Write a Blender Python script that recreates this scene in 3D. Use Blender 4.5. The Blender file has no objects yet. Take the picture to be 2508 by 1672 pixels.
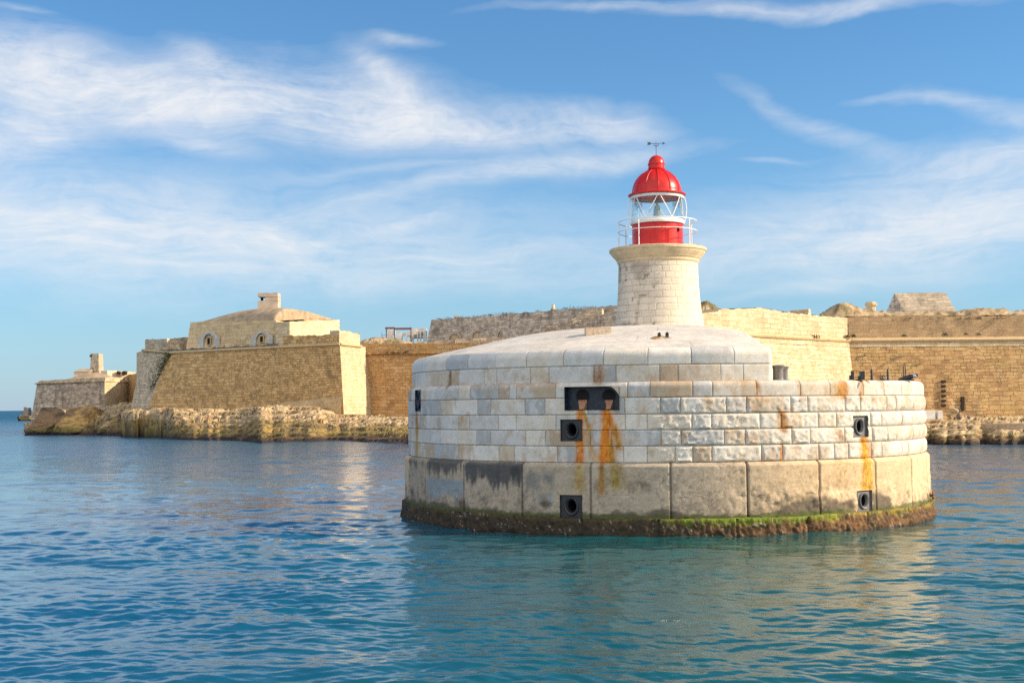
import bpy, bmesh, math, random
import numpy as np
from math import sin, cos, tan, atan, atan2, sqrt, radians, pi
from mathutils import Matrix, Vector
random.seed(4); rng = np.random.default_rng(7)
SC = bpy.context.scene; COL = SC.collection

# ------------------------------------------------------------------ camera
F_PX, ROLL, CAM_H = 3135.0, radians(0.6), 5.2          # pixels of the 2508 wide photograph
PITCH = atan((992.1 - 836) / F_PX * cos(ROLL))
R0 = np.array([1, 0, 0.]); U0 = np.array([0, -sin(PITCH), cos(PITCH)]); FW = np.array([0, cos(PITCH), sin(PITCH)])
RT = R0 * cos(ROLL) - U0 * sin(ROLL); UP = U0 * cos(ROLL) + R0 * sin(ROLL)
cam = bpy.data.cameras.new('camera'); camo = bpy.data.objects.new('camera', cam); COL.objects.link(camo)
cam.sensor_width = 36.0; cam.lens = 36.0 * F_PX / 2508; cam.clip_start = 0.5; cam.clip_end = 60000
m = Matrix.Identity(4)
for i in range(3):
    m[i][0] = RT[i]; m[i][1] = UP[i]; m[i][2] = -FW[i]
m[2][3] = CAM_H
camo.matrix_world = m; SC.camera = camo

def ray(px, py): return FW + RT * ((px - 1254) / F_PX) + UP * ((836 - py) / F_PX)
def at(px, py, Y):                                      # measured point at a given distance
    d = ray(px, py); return np.array([0, 0, CAM_H]) + d * (Y / d[1])
def atz(px, py, z=0.0):
    d = ray(px, py); return np.array([0, 0, CAM_H]) + d * ((z - CAM_H) / d[2])

# ------------------------------------------------------------------ sun, sky, exposure
SUN_EL = radians(26); S_AZ = radians(97.0)              # azimuth clockwise from +Y
sd = np.array([sin(S_AZ) * cos(SUN_EL), cos(S_AZ) * cos(SUN_EL), sin(SUN_EL)])
sun = bpy.data.lights.new('sun', 'SUN'); sun.energy = 3.45; sun.angle = radians(0.5); sun.color = (1.0, 0.83, 0.60)
suno = bpy.data.objects.new('sun', sun); COL.objects.link(suno)
suno.rotation_euler = Vector(sd).to_track_quat('Z', 'Y').to_euler(); suno.location = (60, 0, 60)
SC.view_settings.view_transform = 'Standard'; SC.view_settings.look = 'None'
SC.view_settings.exposure = 1.14; SC.view_settings.gamma = 1.0
SKY_STRENGTH = 0.062

class NT:                                               # small node tree helper
    def __init__(s, tree): s.t = tree; s.n = tree.nodes; s.l = tree.links
    def node(s, typ, **kw):
        n = s.n.new(typ)
        for k, v in kw.items(): setattr(n, k, v)
        return n
    def put(s, sock, v):
        if hasattr(v, 'links') or isinstance(v, bpy.types.NodeSocket): s.l.new(v, sock)
        elif v is not None: sock.default_value = v
    def math(s, op, a, b=None, c=None, clamp=False):
        n = s.node('ShaderNodeMath', operation=op); n.use_clamp = clamp
        for i, v in enumerate((a, b, c)):
            if v is not None: s.put(n.inputs[i], v)
        return n.outputs[0]
    def vmath(s, op, a, b=None):
        n = s.node('ShaderNodeVectorMath', operation=op); s.put(n.inputs[0], a)
        if b is not None: s.put(n.inputs[1], b)
        return n.outputs[0]
    def noise(s, vec, scale, detail=4, rough=0.5, dist=0.0, dim='3D'):
        n = s.node('ShaderNodeTexNoise', noise_dimensions=dim)
        if vec is not None: s.l.new(vec, n.inputs['Vector'])
        n.inputs['Scale'].default_value = scale; n.inputs['Detail'].default_value = detail
        n.inputs['Roughness'].default_value = rough; n.inputs['Distortion'].default_value = dist
        return n.outputs['Fac']
    def mix(s, fac, a, b, mode='MIX'):
        n = s.node('ShaderNodeMix', data_type='RGBA', blend_type=mode)
        s.put(n.inputs[0], fac); s.put(n.inputs[6], a); s.put(n.inputs[7], b); return n.outputs[2]
    def ramp(s, fac, stops, interp='LINEAR'):
        n = s.node('ShaderNodeValToRGB'); s.put(n.inputs[0], fac); n.color_ramp.interpolation = interp
        e = n.color_ramp.elements
        while len(e) < len(stops): e.new(0.5)
        for el, (p, c) in zip(e, stops):
            el.position = p; el.color = c if len(c) == 4 else (*c, 1)
        return n.outputs[0]
    def mapr(s, v, a, b, c=0.0, d=1.0, smooth=True):
        n = s.node('ShaderNodeMapRange'); n.interpolation_type = 'SMOOTHSTEP' if smooth else 'LINEAR'
        s.put(n.inputs[0], v); n.inputs[1].default_value = a; n.inputs[2].default_value = b
        n.inputs[3].default_value = c; n.inputs[4].default_value = d; return n.outputs[0]
    def mapping(s, vec, scale=(1, 1, 1), loc=(0, 0, 0), rot=(0, 0, 0)):
        n = s.node('ShaderNodeMapping'); s.l.new(vec, n.inputs[0])
        n.inputs['Scale'].default_value = scale; n.inputs['Location'].default_value = loc
        n.inputs['Rotation'].default_value = rot; return n.outputs[0]

world = bpy.data.worlds.new('World'); SC.world = world; world.use_nodes = True
W = NT(world.node_tree); W.n.clear()
sky = W.node('ShaderNodeTexSky', sky_type='NISHITA'); sky.sun_disc = False
sky.sun_elevation = SUN_EL; sky.sun_rotation = S_AZ; sky.air_density = 1.0; sky.dust_density = 0.0; sky.ozone_density = 3.0
tc = W.node('ShaderNodeTexCoord'); dirv = tc.outputs['Generated']
sp = W.node('ShaderNodeSeparateXYZ'); W.l.new(dirv, sp.inputs[0])
az = W.math('ARCTAN2', sp.outputs[0], sp.outputs[1]); el = W.math('ARCSINE', sp.outputs[2])
# clouds: soft banks and streaks at their own azimuth and elevation, torn into wisps by noise
cmb = W.node('ShaderNodeCombineXYZ'); W.l.new(az, cmb.inputs[0]); W.l.new(el, cmb.inputs[1]); ae = cmb.outputs[0]
wn1 = W.node('ShaderNodeTexNoise'); W.l.new(W.mapping(ae, (6, 14, 1)), wn1.inputs['Vector']); wn1.inputs['Scale'].default_value = 1.0; wn1.inputs['Detail'].default_value = 5
warp = W.vmath('SCALE', W.vmath('SUBTRACT', wn1.outputs['Color'], (0.5, 0.5, 0.5))); warp.node.inputs[3].default_value = 0.055
aew = W.vmath('ADD', ae, warp)
CLOUDS = [  # centre x, y, half length, half width (2352 px wide photograph), tilt degrees, density
 (60,165,320,62,-6,.76),(330,205,320,62,-7,.74),(620,228,310,54,-7,.80),(870,240,230,60,-12,.86),(1090,276,230,34,-5,.80),
 (1385,283,95,24,-4,1.0),(30,290,130,50,10,.95),(500,140,70,28,-35,.65),(885,175,75,30,-40,.8),(480,325,85,16,-8,.62),
 (1120,415,330,17,9,.52),(1300,372,200,26,6,.50),(900,390,220,14,2,.28),(120,490,560,95,-3,.62),(420,560,680,95,0,.64),(830,540,190,10,9,.5),
 (1090,590,260,18,4,.34),(2080,550,520,75,2,.70),(2250,460,380,85,4,.70),(2330,365,240,30,0,.62),(1890,275,170,20,-26,.40),
 (2130,236,110,9,-6,.36),(2330,270,140,20,-18,.40),(1800,8,320,15,-1,.52),(1980,14,80,9,2,.5),(925,98,60,10,-10,.42),(1850,672,130,14,8,.42),(1780,352,60,7,0,.32),(700,640,800,40,0,.24),(1400,15,260,10,3,.35),(40,14,60,7,0,.3)]
total = None
for (cx, cy, L, Wd, ang, den) in CLOUDS:
    d = ray(cx * 2508 / 2352, cy * 2508 / 2352); a0 = atan2(d[0], d[1]); e0 = math.asin(d[2] / np.linalg.norm(d))
    mp = W.node('ShaderNodeMapping', vector_type='TEXTURE'); W.l.new(aew, mp.inputs[0])
    mp.inputs['Location'].default_value = (a0, e0, 0); mp.inputs['Rotation'].default_value = (0, 0, radians(ang))
    mp.inputs['Scale'].default_value = (L * 1.0663 / F_PX, Wd * 1.0663 / F_PX, 1)
    q = W.node('ShaderNodeVectorMath', operation='DOT_PRODUCT'); W.l.new(mp.outputs[0], q.inputs[0]); W.l.new(mp.outputs[0], q.inputs[1])
    g = W.math('MULTIPLY', W.math('EXPONENT', W.math('MULTIPLY', q.outputs['Value'], -0.8)), den)
    total = g if total is None else W.math('SUBTRACT', W.math('ADD', total, g), W.math('MULTIPLY', W.math('MULTIPLY', total, g), 0.75))
wisp = W.noise(W.mapping(aew, (7, 22, 1), rot=(0, 0, radians(-12))), 1.0, 10, 0.66, 1.0)
fine = W.noise(W.mapping(aew, (12, 150, 1), rot=(0, 0, radians(-9))), 1.0, 8, 0.66, 0.35)
curl = W.noise(W.mapping(aew, (38, 60, 1), rot=(0, 0, radians(-35))), 1.0, 6, 0.6, 1.2)
tex = W.math('ADD', W.math('ADD', W.math('MULTIPLY', wisp, 1.25), W.math('MULTIPLY', fine, 0.62)), W.math('MULTIPLY', curl, 0.42))
dens = W.math('MULTIPLY', total, W.math('SUBTRACT', W.math('MULTIPLY', tex, 2.3), 1.50))
cf = W.math('MULTIPLY', W.math('POWER', W.mapr(dens, 0.05, 1.85, 0.0, 1.0, False), 0.80), 1.0)
skyc = W.mix(1.0, sky.outputs[0], (0.57, 0.965, 1.17, 1), 'MULTIPLY')
gam = W.node('ShaderNodeHueSaturation'); gam.inputs['Saturation'].default_value = 1.0; gam.inputs['Value'].default_value = 1.0; W.l.new(skyc, gam.inputs['Color'])
cloudcol = (6.6, 6.65, 6.8, 1)
hazef = W.math('MULTIPLY', W.math('EXPONENT', W.math('MULTIPLY', W.math('ABSOLUTE', el), -9.0)), 0.85)
skyb = W.mix(hazef, gam.outputs[0], (3.05, 3.8, 5.0, 1))
front = W.mix(cf, skyb, cloudcol)
# unseen broken bright cloud, added behind the viewer to lift the shaded faces
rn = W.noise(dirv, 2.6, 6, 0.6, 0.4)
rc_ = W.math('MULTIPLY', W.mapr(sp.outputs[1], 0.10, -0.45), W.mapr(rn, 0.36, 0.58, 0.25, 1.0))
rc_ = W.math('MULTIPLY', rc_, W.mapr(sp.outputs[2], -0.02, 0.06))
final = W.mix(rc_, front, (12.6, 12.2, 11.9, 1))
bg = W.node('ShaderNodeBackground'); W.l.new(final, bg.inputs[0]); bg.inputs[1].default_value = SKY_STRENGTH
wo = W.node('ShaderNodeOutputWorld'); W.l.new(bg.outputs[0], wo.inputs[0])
world.cycles.sampling_method = 'MANUAL'; world.cycles.sample_map_resolution = 512
SC.cycles.use_denoising = False; SC.cycles.max_bounces = 6; SC.cycles.sample_clamp_indirect = 6.0; SC.cycles.caustics_reflective = False; SC.cycles.caustics_refractive = False

# ------------------------------------------------------------------ numeric noise
def _h(i, j, k, seed):
    n = (i * 73856093) ^ (j * 19349663) ^ (k * 83492791) ^ (seed * 2654435761 & 0x7fffffff)
    n = (n ^ (n >> 13)) * 1274126177 & 0x7fffffff
    n = (n ^ (n >> 15)) * 2246822519 & 0x7fffffff
    return (n & 0xffff) / 65535.0
def vnoise(x, y, z=0.0, seed=0):
    x, y, z = np.broadcast_arrays(np.asarray(x, float), np.asarray(y, float), np.asarray(z, float))
    i, j, k = np.floor(x).astype(np.int64), np.floor(y).astype(np.int64), np.floor(z).astype(np.int64)
    f = [x - i, y - j, z - k]; f = [t * t * (3 - 2 * t) for t in f]
    r = 0
    for a in (0, 1):
        for b in (0, 1):
            for c in (0, 1):
                w = (f[0] if a else 1 - f[0]) * (f[1] if b else 1 - f[1]) * (f[2] if c else 1 - f[2])
                r = r + w * _h(i + a, j + b, k + c, seed)
    return r
def fbm(x, y, z=0.0, oct=4, seed=0, gain=0.5):
    s = 0; a = 1; t = 0; f = 1.0
    x = np.asarray(x, float); y = np.asarray(y, float); z = np.asarray(z, float)
    for o in range(oct):
        s = s + a * vnoise(x * f + 17.3 * o, y * f + 5.1 * o, z * f + 9.7 * o, seed + o); t += a; a *= gain; f *= 2.03
    return s / t
def sst(x, a, b):
    t = np.clip((x - a) / (b - a), 0, 1); return t * t * (3 - 2 * t)
def lerp(a, b, t): return a + (b - a) * t

# ------------------------------------------------------------------ objects
def empty(name, loc, label, cat, group=None):
    o = bpy.data.objects.new(name, None); COL.objects.link(o); o.location = tuple(float(v) for v in loc); o.empty_display_size = 0.3
    tag(o, label, cat, group); return o
def tag(o, label=None, cat=None, group=None, kind=None):
    if label: o['label'] = label
    if cat: o['category'] = cat
    if group: o['group'] = group
    if kind: o['kind'] = kind
    return o
class MB:
    def __init__(s): s.v = []; s.f = []; s.c = []; s.u = []; s.n = 0
    def add(s, v, faces, col=None, uv=None):
        v = np.asarray(v, float).reshape(-1, 3)
        for f in faces:
            f = np.asarray(f, np.int64)
            if f.size: s.f.append(f + s.n)
        s.v.append(v)
        c = np.ones((len(v), 4)); 
        if col is not None: c[:, :3] = np.asarray(col, float)[..., :3]
        s.c.append(c); s.u.append(np.zeros((len(v), 2)) if uv is None else np.asarray(uv, float).reshape(-1, 2)); s.n += len(v)
    def grid(s, P, col=None, uv=None, mask=None, closed=False):       # P (a, b, 3)
        a, b = P.shape[:2]; idx = np.arange(a * b).reshape(a, b)
        if closed: idx = np.concatenate([idx, idx[:1]], 0)
        q = np.stack([idx[:-1, :-1], idx[1:, :-1], idx[1:, 1:], idx[:-1, 1:]], -1)
        q = q[mask] if mask is not None else q.reshape(-1, 4)
        s.add(P, [q], None if col is None else np.asarray(col).reshape(-1, 3), uv)
    def box(s, lo, hi, M=None):
        lo = np.array(lo, float); hi = np.array(hi, float)
        v = np.array([[(lo, hi)[(i >> k) & 1][k] for k in range(3)] for i in range(8)])
        if M is not None: v = np.array([M(p) for p in v])
        s.add(v, [[[0, 2, 3, 1], [4, 5, 7, 6], [0, 1, 5, 4], [2, 6, 7, 3], [0, 4, 6, 2], [1, 3, 7, 5]]])
    def lathe(s, prof, c, segs=48, cap=True):
        prof = np.array(prof, float); t = np.linspace(0, 2 * pi, segs, endpoint=False)
        P = np.stack([c[0] + np.outer(np.sin(t), prof[:, 0]), c[1] - np.outer(np.cos(t), prof[:, 0]), c[2] + np.outer(np.ones(segs), prof[:, 1])], -1)
        s.grid(P, closed=True)
        if cap:
            for k in (0, -1):
                if prof[k, 0] > 1e-4: s.add(P[:, k], [np.arange(segs)[None]])
    def tube(s, pts, r, segs=8, closed=False):
        pts = np.array(pts, float); n = len(pts)
        T = (np.roll(pts, -1, 0) - np.roll(pts, 1, 0)) if closed else np.gradient(pts, axis=0)
        T /= np.linalg.norm(T, axis=1)[:, None] + 1e-9
        ref = np.array([0, 0, 1.0]) if abs(T[:, 2]).mean() < 0.8 else np.array([1.0, 0, 0])
        A = np.cross(T, ref); A /= np.linalg.norm(A, axis=1)[:, None] + 1e-9; B = np.cross(T, A)
        t = np.linspace(0, 2 * pi, segs, endpoint=False); r = np.broadcast_to(np.asarray(r, float), (n,))
        P = pts[:, None] + r[:, None, None] * (A[:, None] * np.cos(t)[None, :, None] + B[:, None] * np.sin(t)[None, :, None])
        P = np.concatenate([P, P[:, :1]], 1); s.grid(P, closed=closed)
        if not closed:
            for k in (0, -1): s.add(P[k, :-1], [np.arange(segs)[None]])
    def ngon(s, pts): s.add(pts, [np.arange(len(pts))[None]])
    def build(s, name, mat, parent=None, smooth=False, bevel=0.0):
        V = np.concatenate(s.v); me = bpy.data.meshes.new(name)
        sizes = []; loops = []
        for f in s.f:
            sizes += [f.shape[1]] * f.shape[0]; loops.append(f.reshape(-1))
        loops = np.concatenate(loops); sizes = np.array(sizes)
        me.vertices.add(len(V)); me.vertices.foreach_set('co', V.astype(np.float32).ravel())
        me.loops.add(len(loops)); me.loops.foreach_set('vertex_index', loops.astype(np.int32))
        me.polygons.add(len(sizes)); me.polygons.foreach_set('loop_start', np.concatenate([[0], np.cumsum(sizes)[:-1]]).astype(np.int32))
        me.polygons.foreach_set('loop_total', sizes.astype(np.int32)); me.update(calc_edges=True)
        at_ = me.color_attributes.new('Col', 'FLOAT_COLOR', 'POINT'); at_.data.foreach_set('color', np.concatenate(s.c).astype(np.float32).ravel())
        uvl = me.uv_layers.new(name='UVMap'); uvl.data.foreach_set('uv', np.concatenate(s.u)[loops].astype(np.float32).ravel())
        if bevel > 0 or len(V) < 4000:
            bm = bmesh.new(); bm.from_mesh(me)
            if bevel > 0:
                bmesh.ops.remove_doubles(bm, verts=bm.verts, dist=1e-4)
                bmesh.ops.bevel(bm, geom=[e for e in bm.edges if len(e.link_faces) == 2 and e.calc_face_angle(0) > 0.5], offset=bevel, segments=2, affect='EDGES', clamp_overlap=True)
            bmesh.ops.recalc_face_normals(bm, faces=bm.faces); bm.to_mesh(me); bm.free()
        if not smooth: me.polygons.foreach_set('use_smooth', np.zeros(len(me.polygons), bool))
        if smooth:
            me.polygons.foreach_set('use_smooth', np.ones(len(me.polygons), bool))
            if smooth != 'all':
                try: me.set_sharp_from_angle(angle=radians(38))
                except Exception: pass
        me.materials.append(mat)
        o = bpy.data.objects.new(name, me); COL.objects.link(o)
        if parent is not None:
            o.parent = parent
            if parent.type == 'EMPTY': o.matrix_parent_inverse = Matrix.Translation(-parent.location)
        return o

# ------------------------------------------------------------------ materials
def new_mat(name):
    mt = bpy.data.materials.new(name); mt.use_nodes = True; n = NT(mt.node_tree); n.n.clear()
    b = n.node('ShaderNodeBsdfPrincipled'); o = n.node('ShaderNodeOutputMaterial'); n.l.new(b.outputs[0], o.inputs[0])
    b.inputs['Specular IOR Level'].default_value = 0.3
    return mt, n, b
def bump(n, b, h, strength, dist):
    k = n.node('ShaderNodeBump'); k.inputs['Strength'].default_value = strength; k.inputs['Distance'].default_value = dist
    n.put(k.inputs['Height'], h); n.l.new(k.outputs[0], b.inputs['Normal'])
def mat_painted_stone(name, rough=0.85, fine=14, bs=0.35, lo=0.72, hi=1.14):
    mt, n, b = new_mat(name); at_ = n.node('ShaderNodeAttribute', attribute_name='Col'); g = n.node('ShaderNodeNewGeometry'); p = g.outputs['Position']
    v = n.noise(p, fine, 6, 0.65); v2 = n.noise(p, 2.3, 4, 0.55)
    f = n.mapr(n.math('ADD', n.math('MULTIPLY', v, 0.6), n.math('MULTIPLY', v2, 0.4)), 0.3, 0.7, lo, hi, False)
    n.l.new(n.mix(1.0, at_.outputs['Color'], f, 'MULTIPLY'), b.inputs['Base Color']); b.inputs['Roughness'].default_value = rough
    bump(n, b, n.noise(p, fine * 1.6, 5, 0.7), bs, 0.02); return mt
def mat_plain(name, col, rough=0.6, metal=0.0, var=0.25, scale=9.0, coat=0.0, rustc=None, rust=0.0, bs=0.1):
    mt, n, b = new_mat(name); g = n.node('ShaderNodeNewGeometry'); p = g.outputs['Position']
    v = n.noise(p, scale, 5, 0.6)
    c = n.mix(1.0, (*col, 1), n.mapr(v, 0.25, 0.75, 1 - var, 1 + var, False), 'MULTIPLY')
    if rustc is not None:
        r = n.mapr(n.noise(n.mapping(p, (1, 1, 0.45)), scale * 1.3, 6, 0.7), 1 - rust - 0.06, 1 - rust + 0.05)
        c = n.mix(r, c, (*rustc, 1))
    n.l.new(c, b.inputs['Base Color']); b.inputs['Roughness'].default_value = rough; b.inputs['Metallic'].default_value = metal
    b.inputs['Coat Weight'].default_value = coat; b.inputs['Coat Roughness'].default_value = 0.25
    bump(n, b, n.noise(p, scale * 3, 4, 0.6), bs, 0.01); return mt
def mat_masonry(name, lo, mid, hi, mortar, stain=(0.12, 0.10, 0.075), stain_amt=0.5, bw=0.85, bh=0.38, ms=0.03, plaster=0.0, tint=None, tint_amt=0.0):
    mt, n, b = new_mat(name); uv = n.node('ShaderNodeUVMap').outputs[0]; g = n.node('ShaderNodeNewGeometry'); p = g.outputs['Position']
    wob = n.node('ShaderNodeTexNoise'); n.l.new(n.mapping(uv, (0.7, 0.9, 1)), wob.inputs['Vector']); wob.inputs['Scale'].default_value = 1.0; wob.inputs['Detail'].default_value = 3
    ws = n.vmath('SCALE', n.vmath('SUBTRACT', wob.outputs['Color'], (0.5, 0.5, 0.5))); ws.node.inputs[3].default_value = 0.42
    uw = n.vmath('ADD', uv, ws)
    br = n.node('ShaderNodeTexBrick'); n.l.new(uw, br.inputs['Vector']); br.inputs['Scale'].default_value = 1.0
    br.inputs['Color1'].default_value = (0, 0, 0, 1); br.inputs['Color2'].default_value = (1, 1, 1, 1); br.inputs['Mortar'].default_value = (.5, .5, .5, 1)
    br.inputs['Mortar Size'].default_value = ms; br.inputs['Mortar Smooth'].default_value = 0.35; br.inputs['Brick Width'].default_value = bw; br.inputs['Row Height'].default_value = bh
    br.offset = 0.43; br.squash = 0.8; br.squash_frequency = 3
    b2 = n.node('ShaderNodeTexBrick'); n.l.new(uw, b2.inputs['Vector']); b2.inputs['Scale'].default_value = 1.0
    b2.inputs['Color1'].default_value = (0, 0, 0, 1); b2.inputs['Color2'].default_value = (1, 1, 1, 1); b2.inputs['Mortar'].default_value = (.5, .5, .5, 1)
    b2.inputs['Mortar Size'].default_value = ms; b2.inputs['Mortar Smooth'].default_value = 0.5; b2.inputs['Brick Width'].default_value = bw * 1.55; b2.inputs['Row Height'].default_value = bh * 1.4; b2.offset = 0.37
    pm = n.mapr(n.noise(p, 0.11, 4, 0.65), 0.50, 0.53); brC = n.mix(pm, br.outputs['Color'], b2.outputs['Color']); brF = n.math('ADD', n.math('MULTIPLY', br.outputs['Fac'], n.math('SUBTRACT', 1.0, pm)), n.math('MULTIPLY', b2.outputs['Fac'], pm))
    big = n.noise(p, 0.16, 5, 0.6); medn = n.noise(p, 0.9, 5, 0.65); fine = n.noise(p, 6.0, 4, 0.7)
    rnd = n.math('ADD', n.math('MULTIPLY', brC, 0.46), n.math('MULTIPLY', n.math('ADD', n.math('MULTIPLY', medn, .55), n.math('MULTIPLY', big, .45)), 0.58))
    c = n.ramp(rnd, [(0.18, lo), (0.5, mid), (0.82, hi)])
    if tint is not None: c = n.mix(n.math('MULTIPLY', n.mapr(big, 0.42, 0.62), tint_amt), c, (*tint, 1))
    mf = brF
    if plaster > 0: mf = n.math('MULTIPLY', mf, n.mapr(n.noise(p, 0.22, 3, 0.5), 0.40, 0.55, 1 - plaster, 1.0))
    mf = n.math('MULTIPLY', mf, n.mapr(n.noise(p, 1.1, 4, 0.65), 0.36, 0.58, 0.15, 1.0))
    c = n.mix(mf, c, (*mortar, 1))
    st = n.math('ADD', n.math('MULTIPLY', n.noise(n.mapping(p, (0.75, 0.75, 0.16)), 1.0, 6, 0.68), .62), n.math('MULTIPLY', n.noise(p, 0.30, 6, 0.68), .38))
    sm = n.math('MULTIPLY', n.mapr(st, 0.49, 0.66), stain_amt)
    c = n.mix(sm, c, (*stain, 1))
    c = n.mix(1.0, c, n.mapr(fine, 0.25, 0.75, 0.74, 1.22, False), 'MULTIPLY')
    n.l.new(c, b.inputs['Base Color']); b.inputs['Roughness'].default_value = 0.9
    hgt = n.math('SUBTRACT', n.math('ADD', n.math('MULTIPLY', fine, 0.5), n.math('MULTIPLY', brC, 0.35)), n.math('MULTIPLY', mf, 0.8))
    bump(n, b, hgt, 0.7, 0.10); return mt

M_PIER = mat_painted_stone('limestone_blocks', 0.8)
M_PLINTH = mat_painted_stone('weathered_concrete', 0.88, 11, 0.55, 0.62, 1.22)
M_LEDGE = mat_painted_stone('algae_stone', 0.75, 8, 0.9, 0.45, 1.35)
M_ROCK = mat_painted_stone('coast_rock', 0.9, 1.4, 0.9, 0.6, 1.3)
M_IRON = mat_plain('dark_iron', (0.035, 0.037, 0.042), 0.5, 0.0, 0.4, 12, rustc=(0.10, 0.04, 0.018), rust=0.36, bs=0.3)
M_BLACK = mat_plain('black_hollow', (0.008, 0.008, 0.009), 0.8)
M_TAR = mat_plain('tarred_iron', (0.013, 0.022, 0.038), 0.32, 0.0, 0.7, 6, rustc=(0.12, 0.07, 0.05), rust=0.34, bs=0.4)
M_GREYIRON = mat_plain('grey_iron', (0.16, 0.15, 0.145), 0.45, 0.0, 0.35, 10, rustc=(0.11, 0.07, 0.05), rust=0.34, bs=0.3)
M_RED = mat_plain('red_paint', (0.56, 0.016, 0.011), 0.36, 0.0, 0.22, 3.5, coat=0.15, rustc=(.30, .05, .03), rust=0.30, bs=0.04)
M_WHITE = mat_plain('white_paint', (0.78, 0.77, 0.74), 0.45, 0.0, 0.06, 9, rustc=(0.20, 0.09, 0.04), rust=0.36, bs=0.05)
M_RUST = mat_plain('rust', (0.26, 0.10, 0.03), 0.85, 0, 0.5, 20, bs=0.5)
M_DARKSLAB = mat_plain('opening_shadow', (0.03, 0.022, 0.016), 0.9)
M_CREAM = mat_plain('cream_stone', (0.60, 0.49, 0.35), 0.85, 0, 0.22, 3.0, bs=0.3)
M_TAN = mat_masonry('tan_masonry', (0.311, 0.191, 0.074), (0.528, 0.332, 0.143), (0.704, 0.473, 0.218), (0.136, 0.085, 0.042), stain_amt=0.45, bw=1.0, bh=.46, ms=.042)
M_PALE = mat_masonry('pale_masonry', (0.356, 0.268, 0.175), (0.555, 0.434, 0.292), (0.727, 0.588, 0.408), (0.196, 0.147, 0.097), stain_amt=0.55, bw=1.0, bh=.46, ms=.042)
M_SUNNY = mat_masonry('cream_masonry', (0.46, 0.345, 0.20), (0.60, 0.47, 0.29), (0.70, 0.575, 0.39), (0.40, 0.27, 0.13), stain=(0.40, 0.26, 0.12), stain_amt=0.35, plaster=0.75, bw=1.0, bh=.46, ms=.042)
M_ORANGE = mat_masonry('orange_masonry', (0.34, 0.19, 0.075), (0.50, 0.30, 0.13), (0.60, 0.41, 0.21), (0.20, 0.11, 0.05), stain_amt=0.3, tint=(0.52, 0.27, 0.075), tint_amt=0.45, bw=1.0, bh=.46, ms=.042)
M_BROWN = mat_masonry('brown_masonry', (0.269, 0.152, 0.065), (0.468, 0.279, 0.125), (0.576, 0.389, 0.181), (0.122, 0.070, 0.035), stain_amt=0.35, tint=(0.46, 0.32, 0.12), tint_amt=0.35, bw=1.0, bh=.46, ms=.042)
M_RENDERED = mat_masonry('worn_render', (0.356, 0.227, 0.118), (0.432, 0.286, 0.153), (0.497, 0.336, 0.186), (0.270, 0.168, 0.092), stain=(0.20, 0.14, 0.09), stain_amt=0.7, plaster=0.95, ms=0.02)
M_GREY = mat_masonry('grey_masonry', (0.226, 0.177, 0.128), (0.422, 0.339, 0.256), (0.634, 0.523, 0.397), (0.105, 0.082, 0.063), stain=(0.07, 0.06, 0.05), stain_amt=0.75, bw=1.0, bh=0.42)
M_DRESSED = mat_masonry('dressed_stone', (0.450, 0.319, 0.170), (0.608, 0.446, 0.245), (0.714, 0.537, 0.315), (0.230, 0.158, 0.086), stain_amt=0.35, bw=1.6, bh=0.7, ms=0.022)
M_ROOFC = mat_plain('brown_roof', (0.36, 0.265, 0.17), 0.9, 0, 0.4, 0.8, bs=0.4)
M_RUBBLE = mat_painted_stone('rubble', 0.95, 2.2, 1.0, 0.5, 1.3)
M_WSTONE = mat_plain('whitish_stone', (0.74, 0.70, 0.64), 0.85, 0, 0.2, 1.5, bs=0.3)
M_BEAM = mat_plain('rusty_beam', (0.20, 0.10, 0.07), 0.85, 0, 0.3, 2.0)
M_LEAF = mat_plain('wall_plants', (0.055, 0.075, 0.03), 0.8, 0, 0.6, 3.0)

def mat_glass():
    mt, n, b = new_mat('lantern_glass'); n.n.remove(b); out = [x for x in n.n if x.type == 'OUTPUT_MATERIAL'][0]
    t = n.node('ShaderNodeBsdfTransparent'); t.inputs[0].default_value = (0.93, 0.99, 0.985, 1)
    g = n.node('ShaderNodeBsdfGlossy'); g.inputs['Roughness'].default_value = 0.03
    fr = n.node('ShaderNodeFresnel'); fr.inputs[0].default_value = 1.5
    mx = n.node('ShaderNodeMixShader'); n.l.new(n.math('ADD', n.math('MULTIPLY', fr.outputs[0], 0.45), 0.03, clamp=True), mx.inputs[0])
    n.l.new(t.outputs[0], mx.inputs[1]); n.l.new(g.outputs[0], mx.inputs[2]); n.l.new(mx.outputs[0], out.inputs[0]); return mt
M_GLASS = mat_glass()

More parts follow.
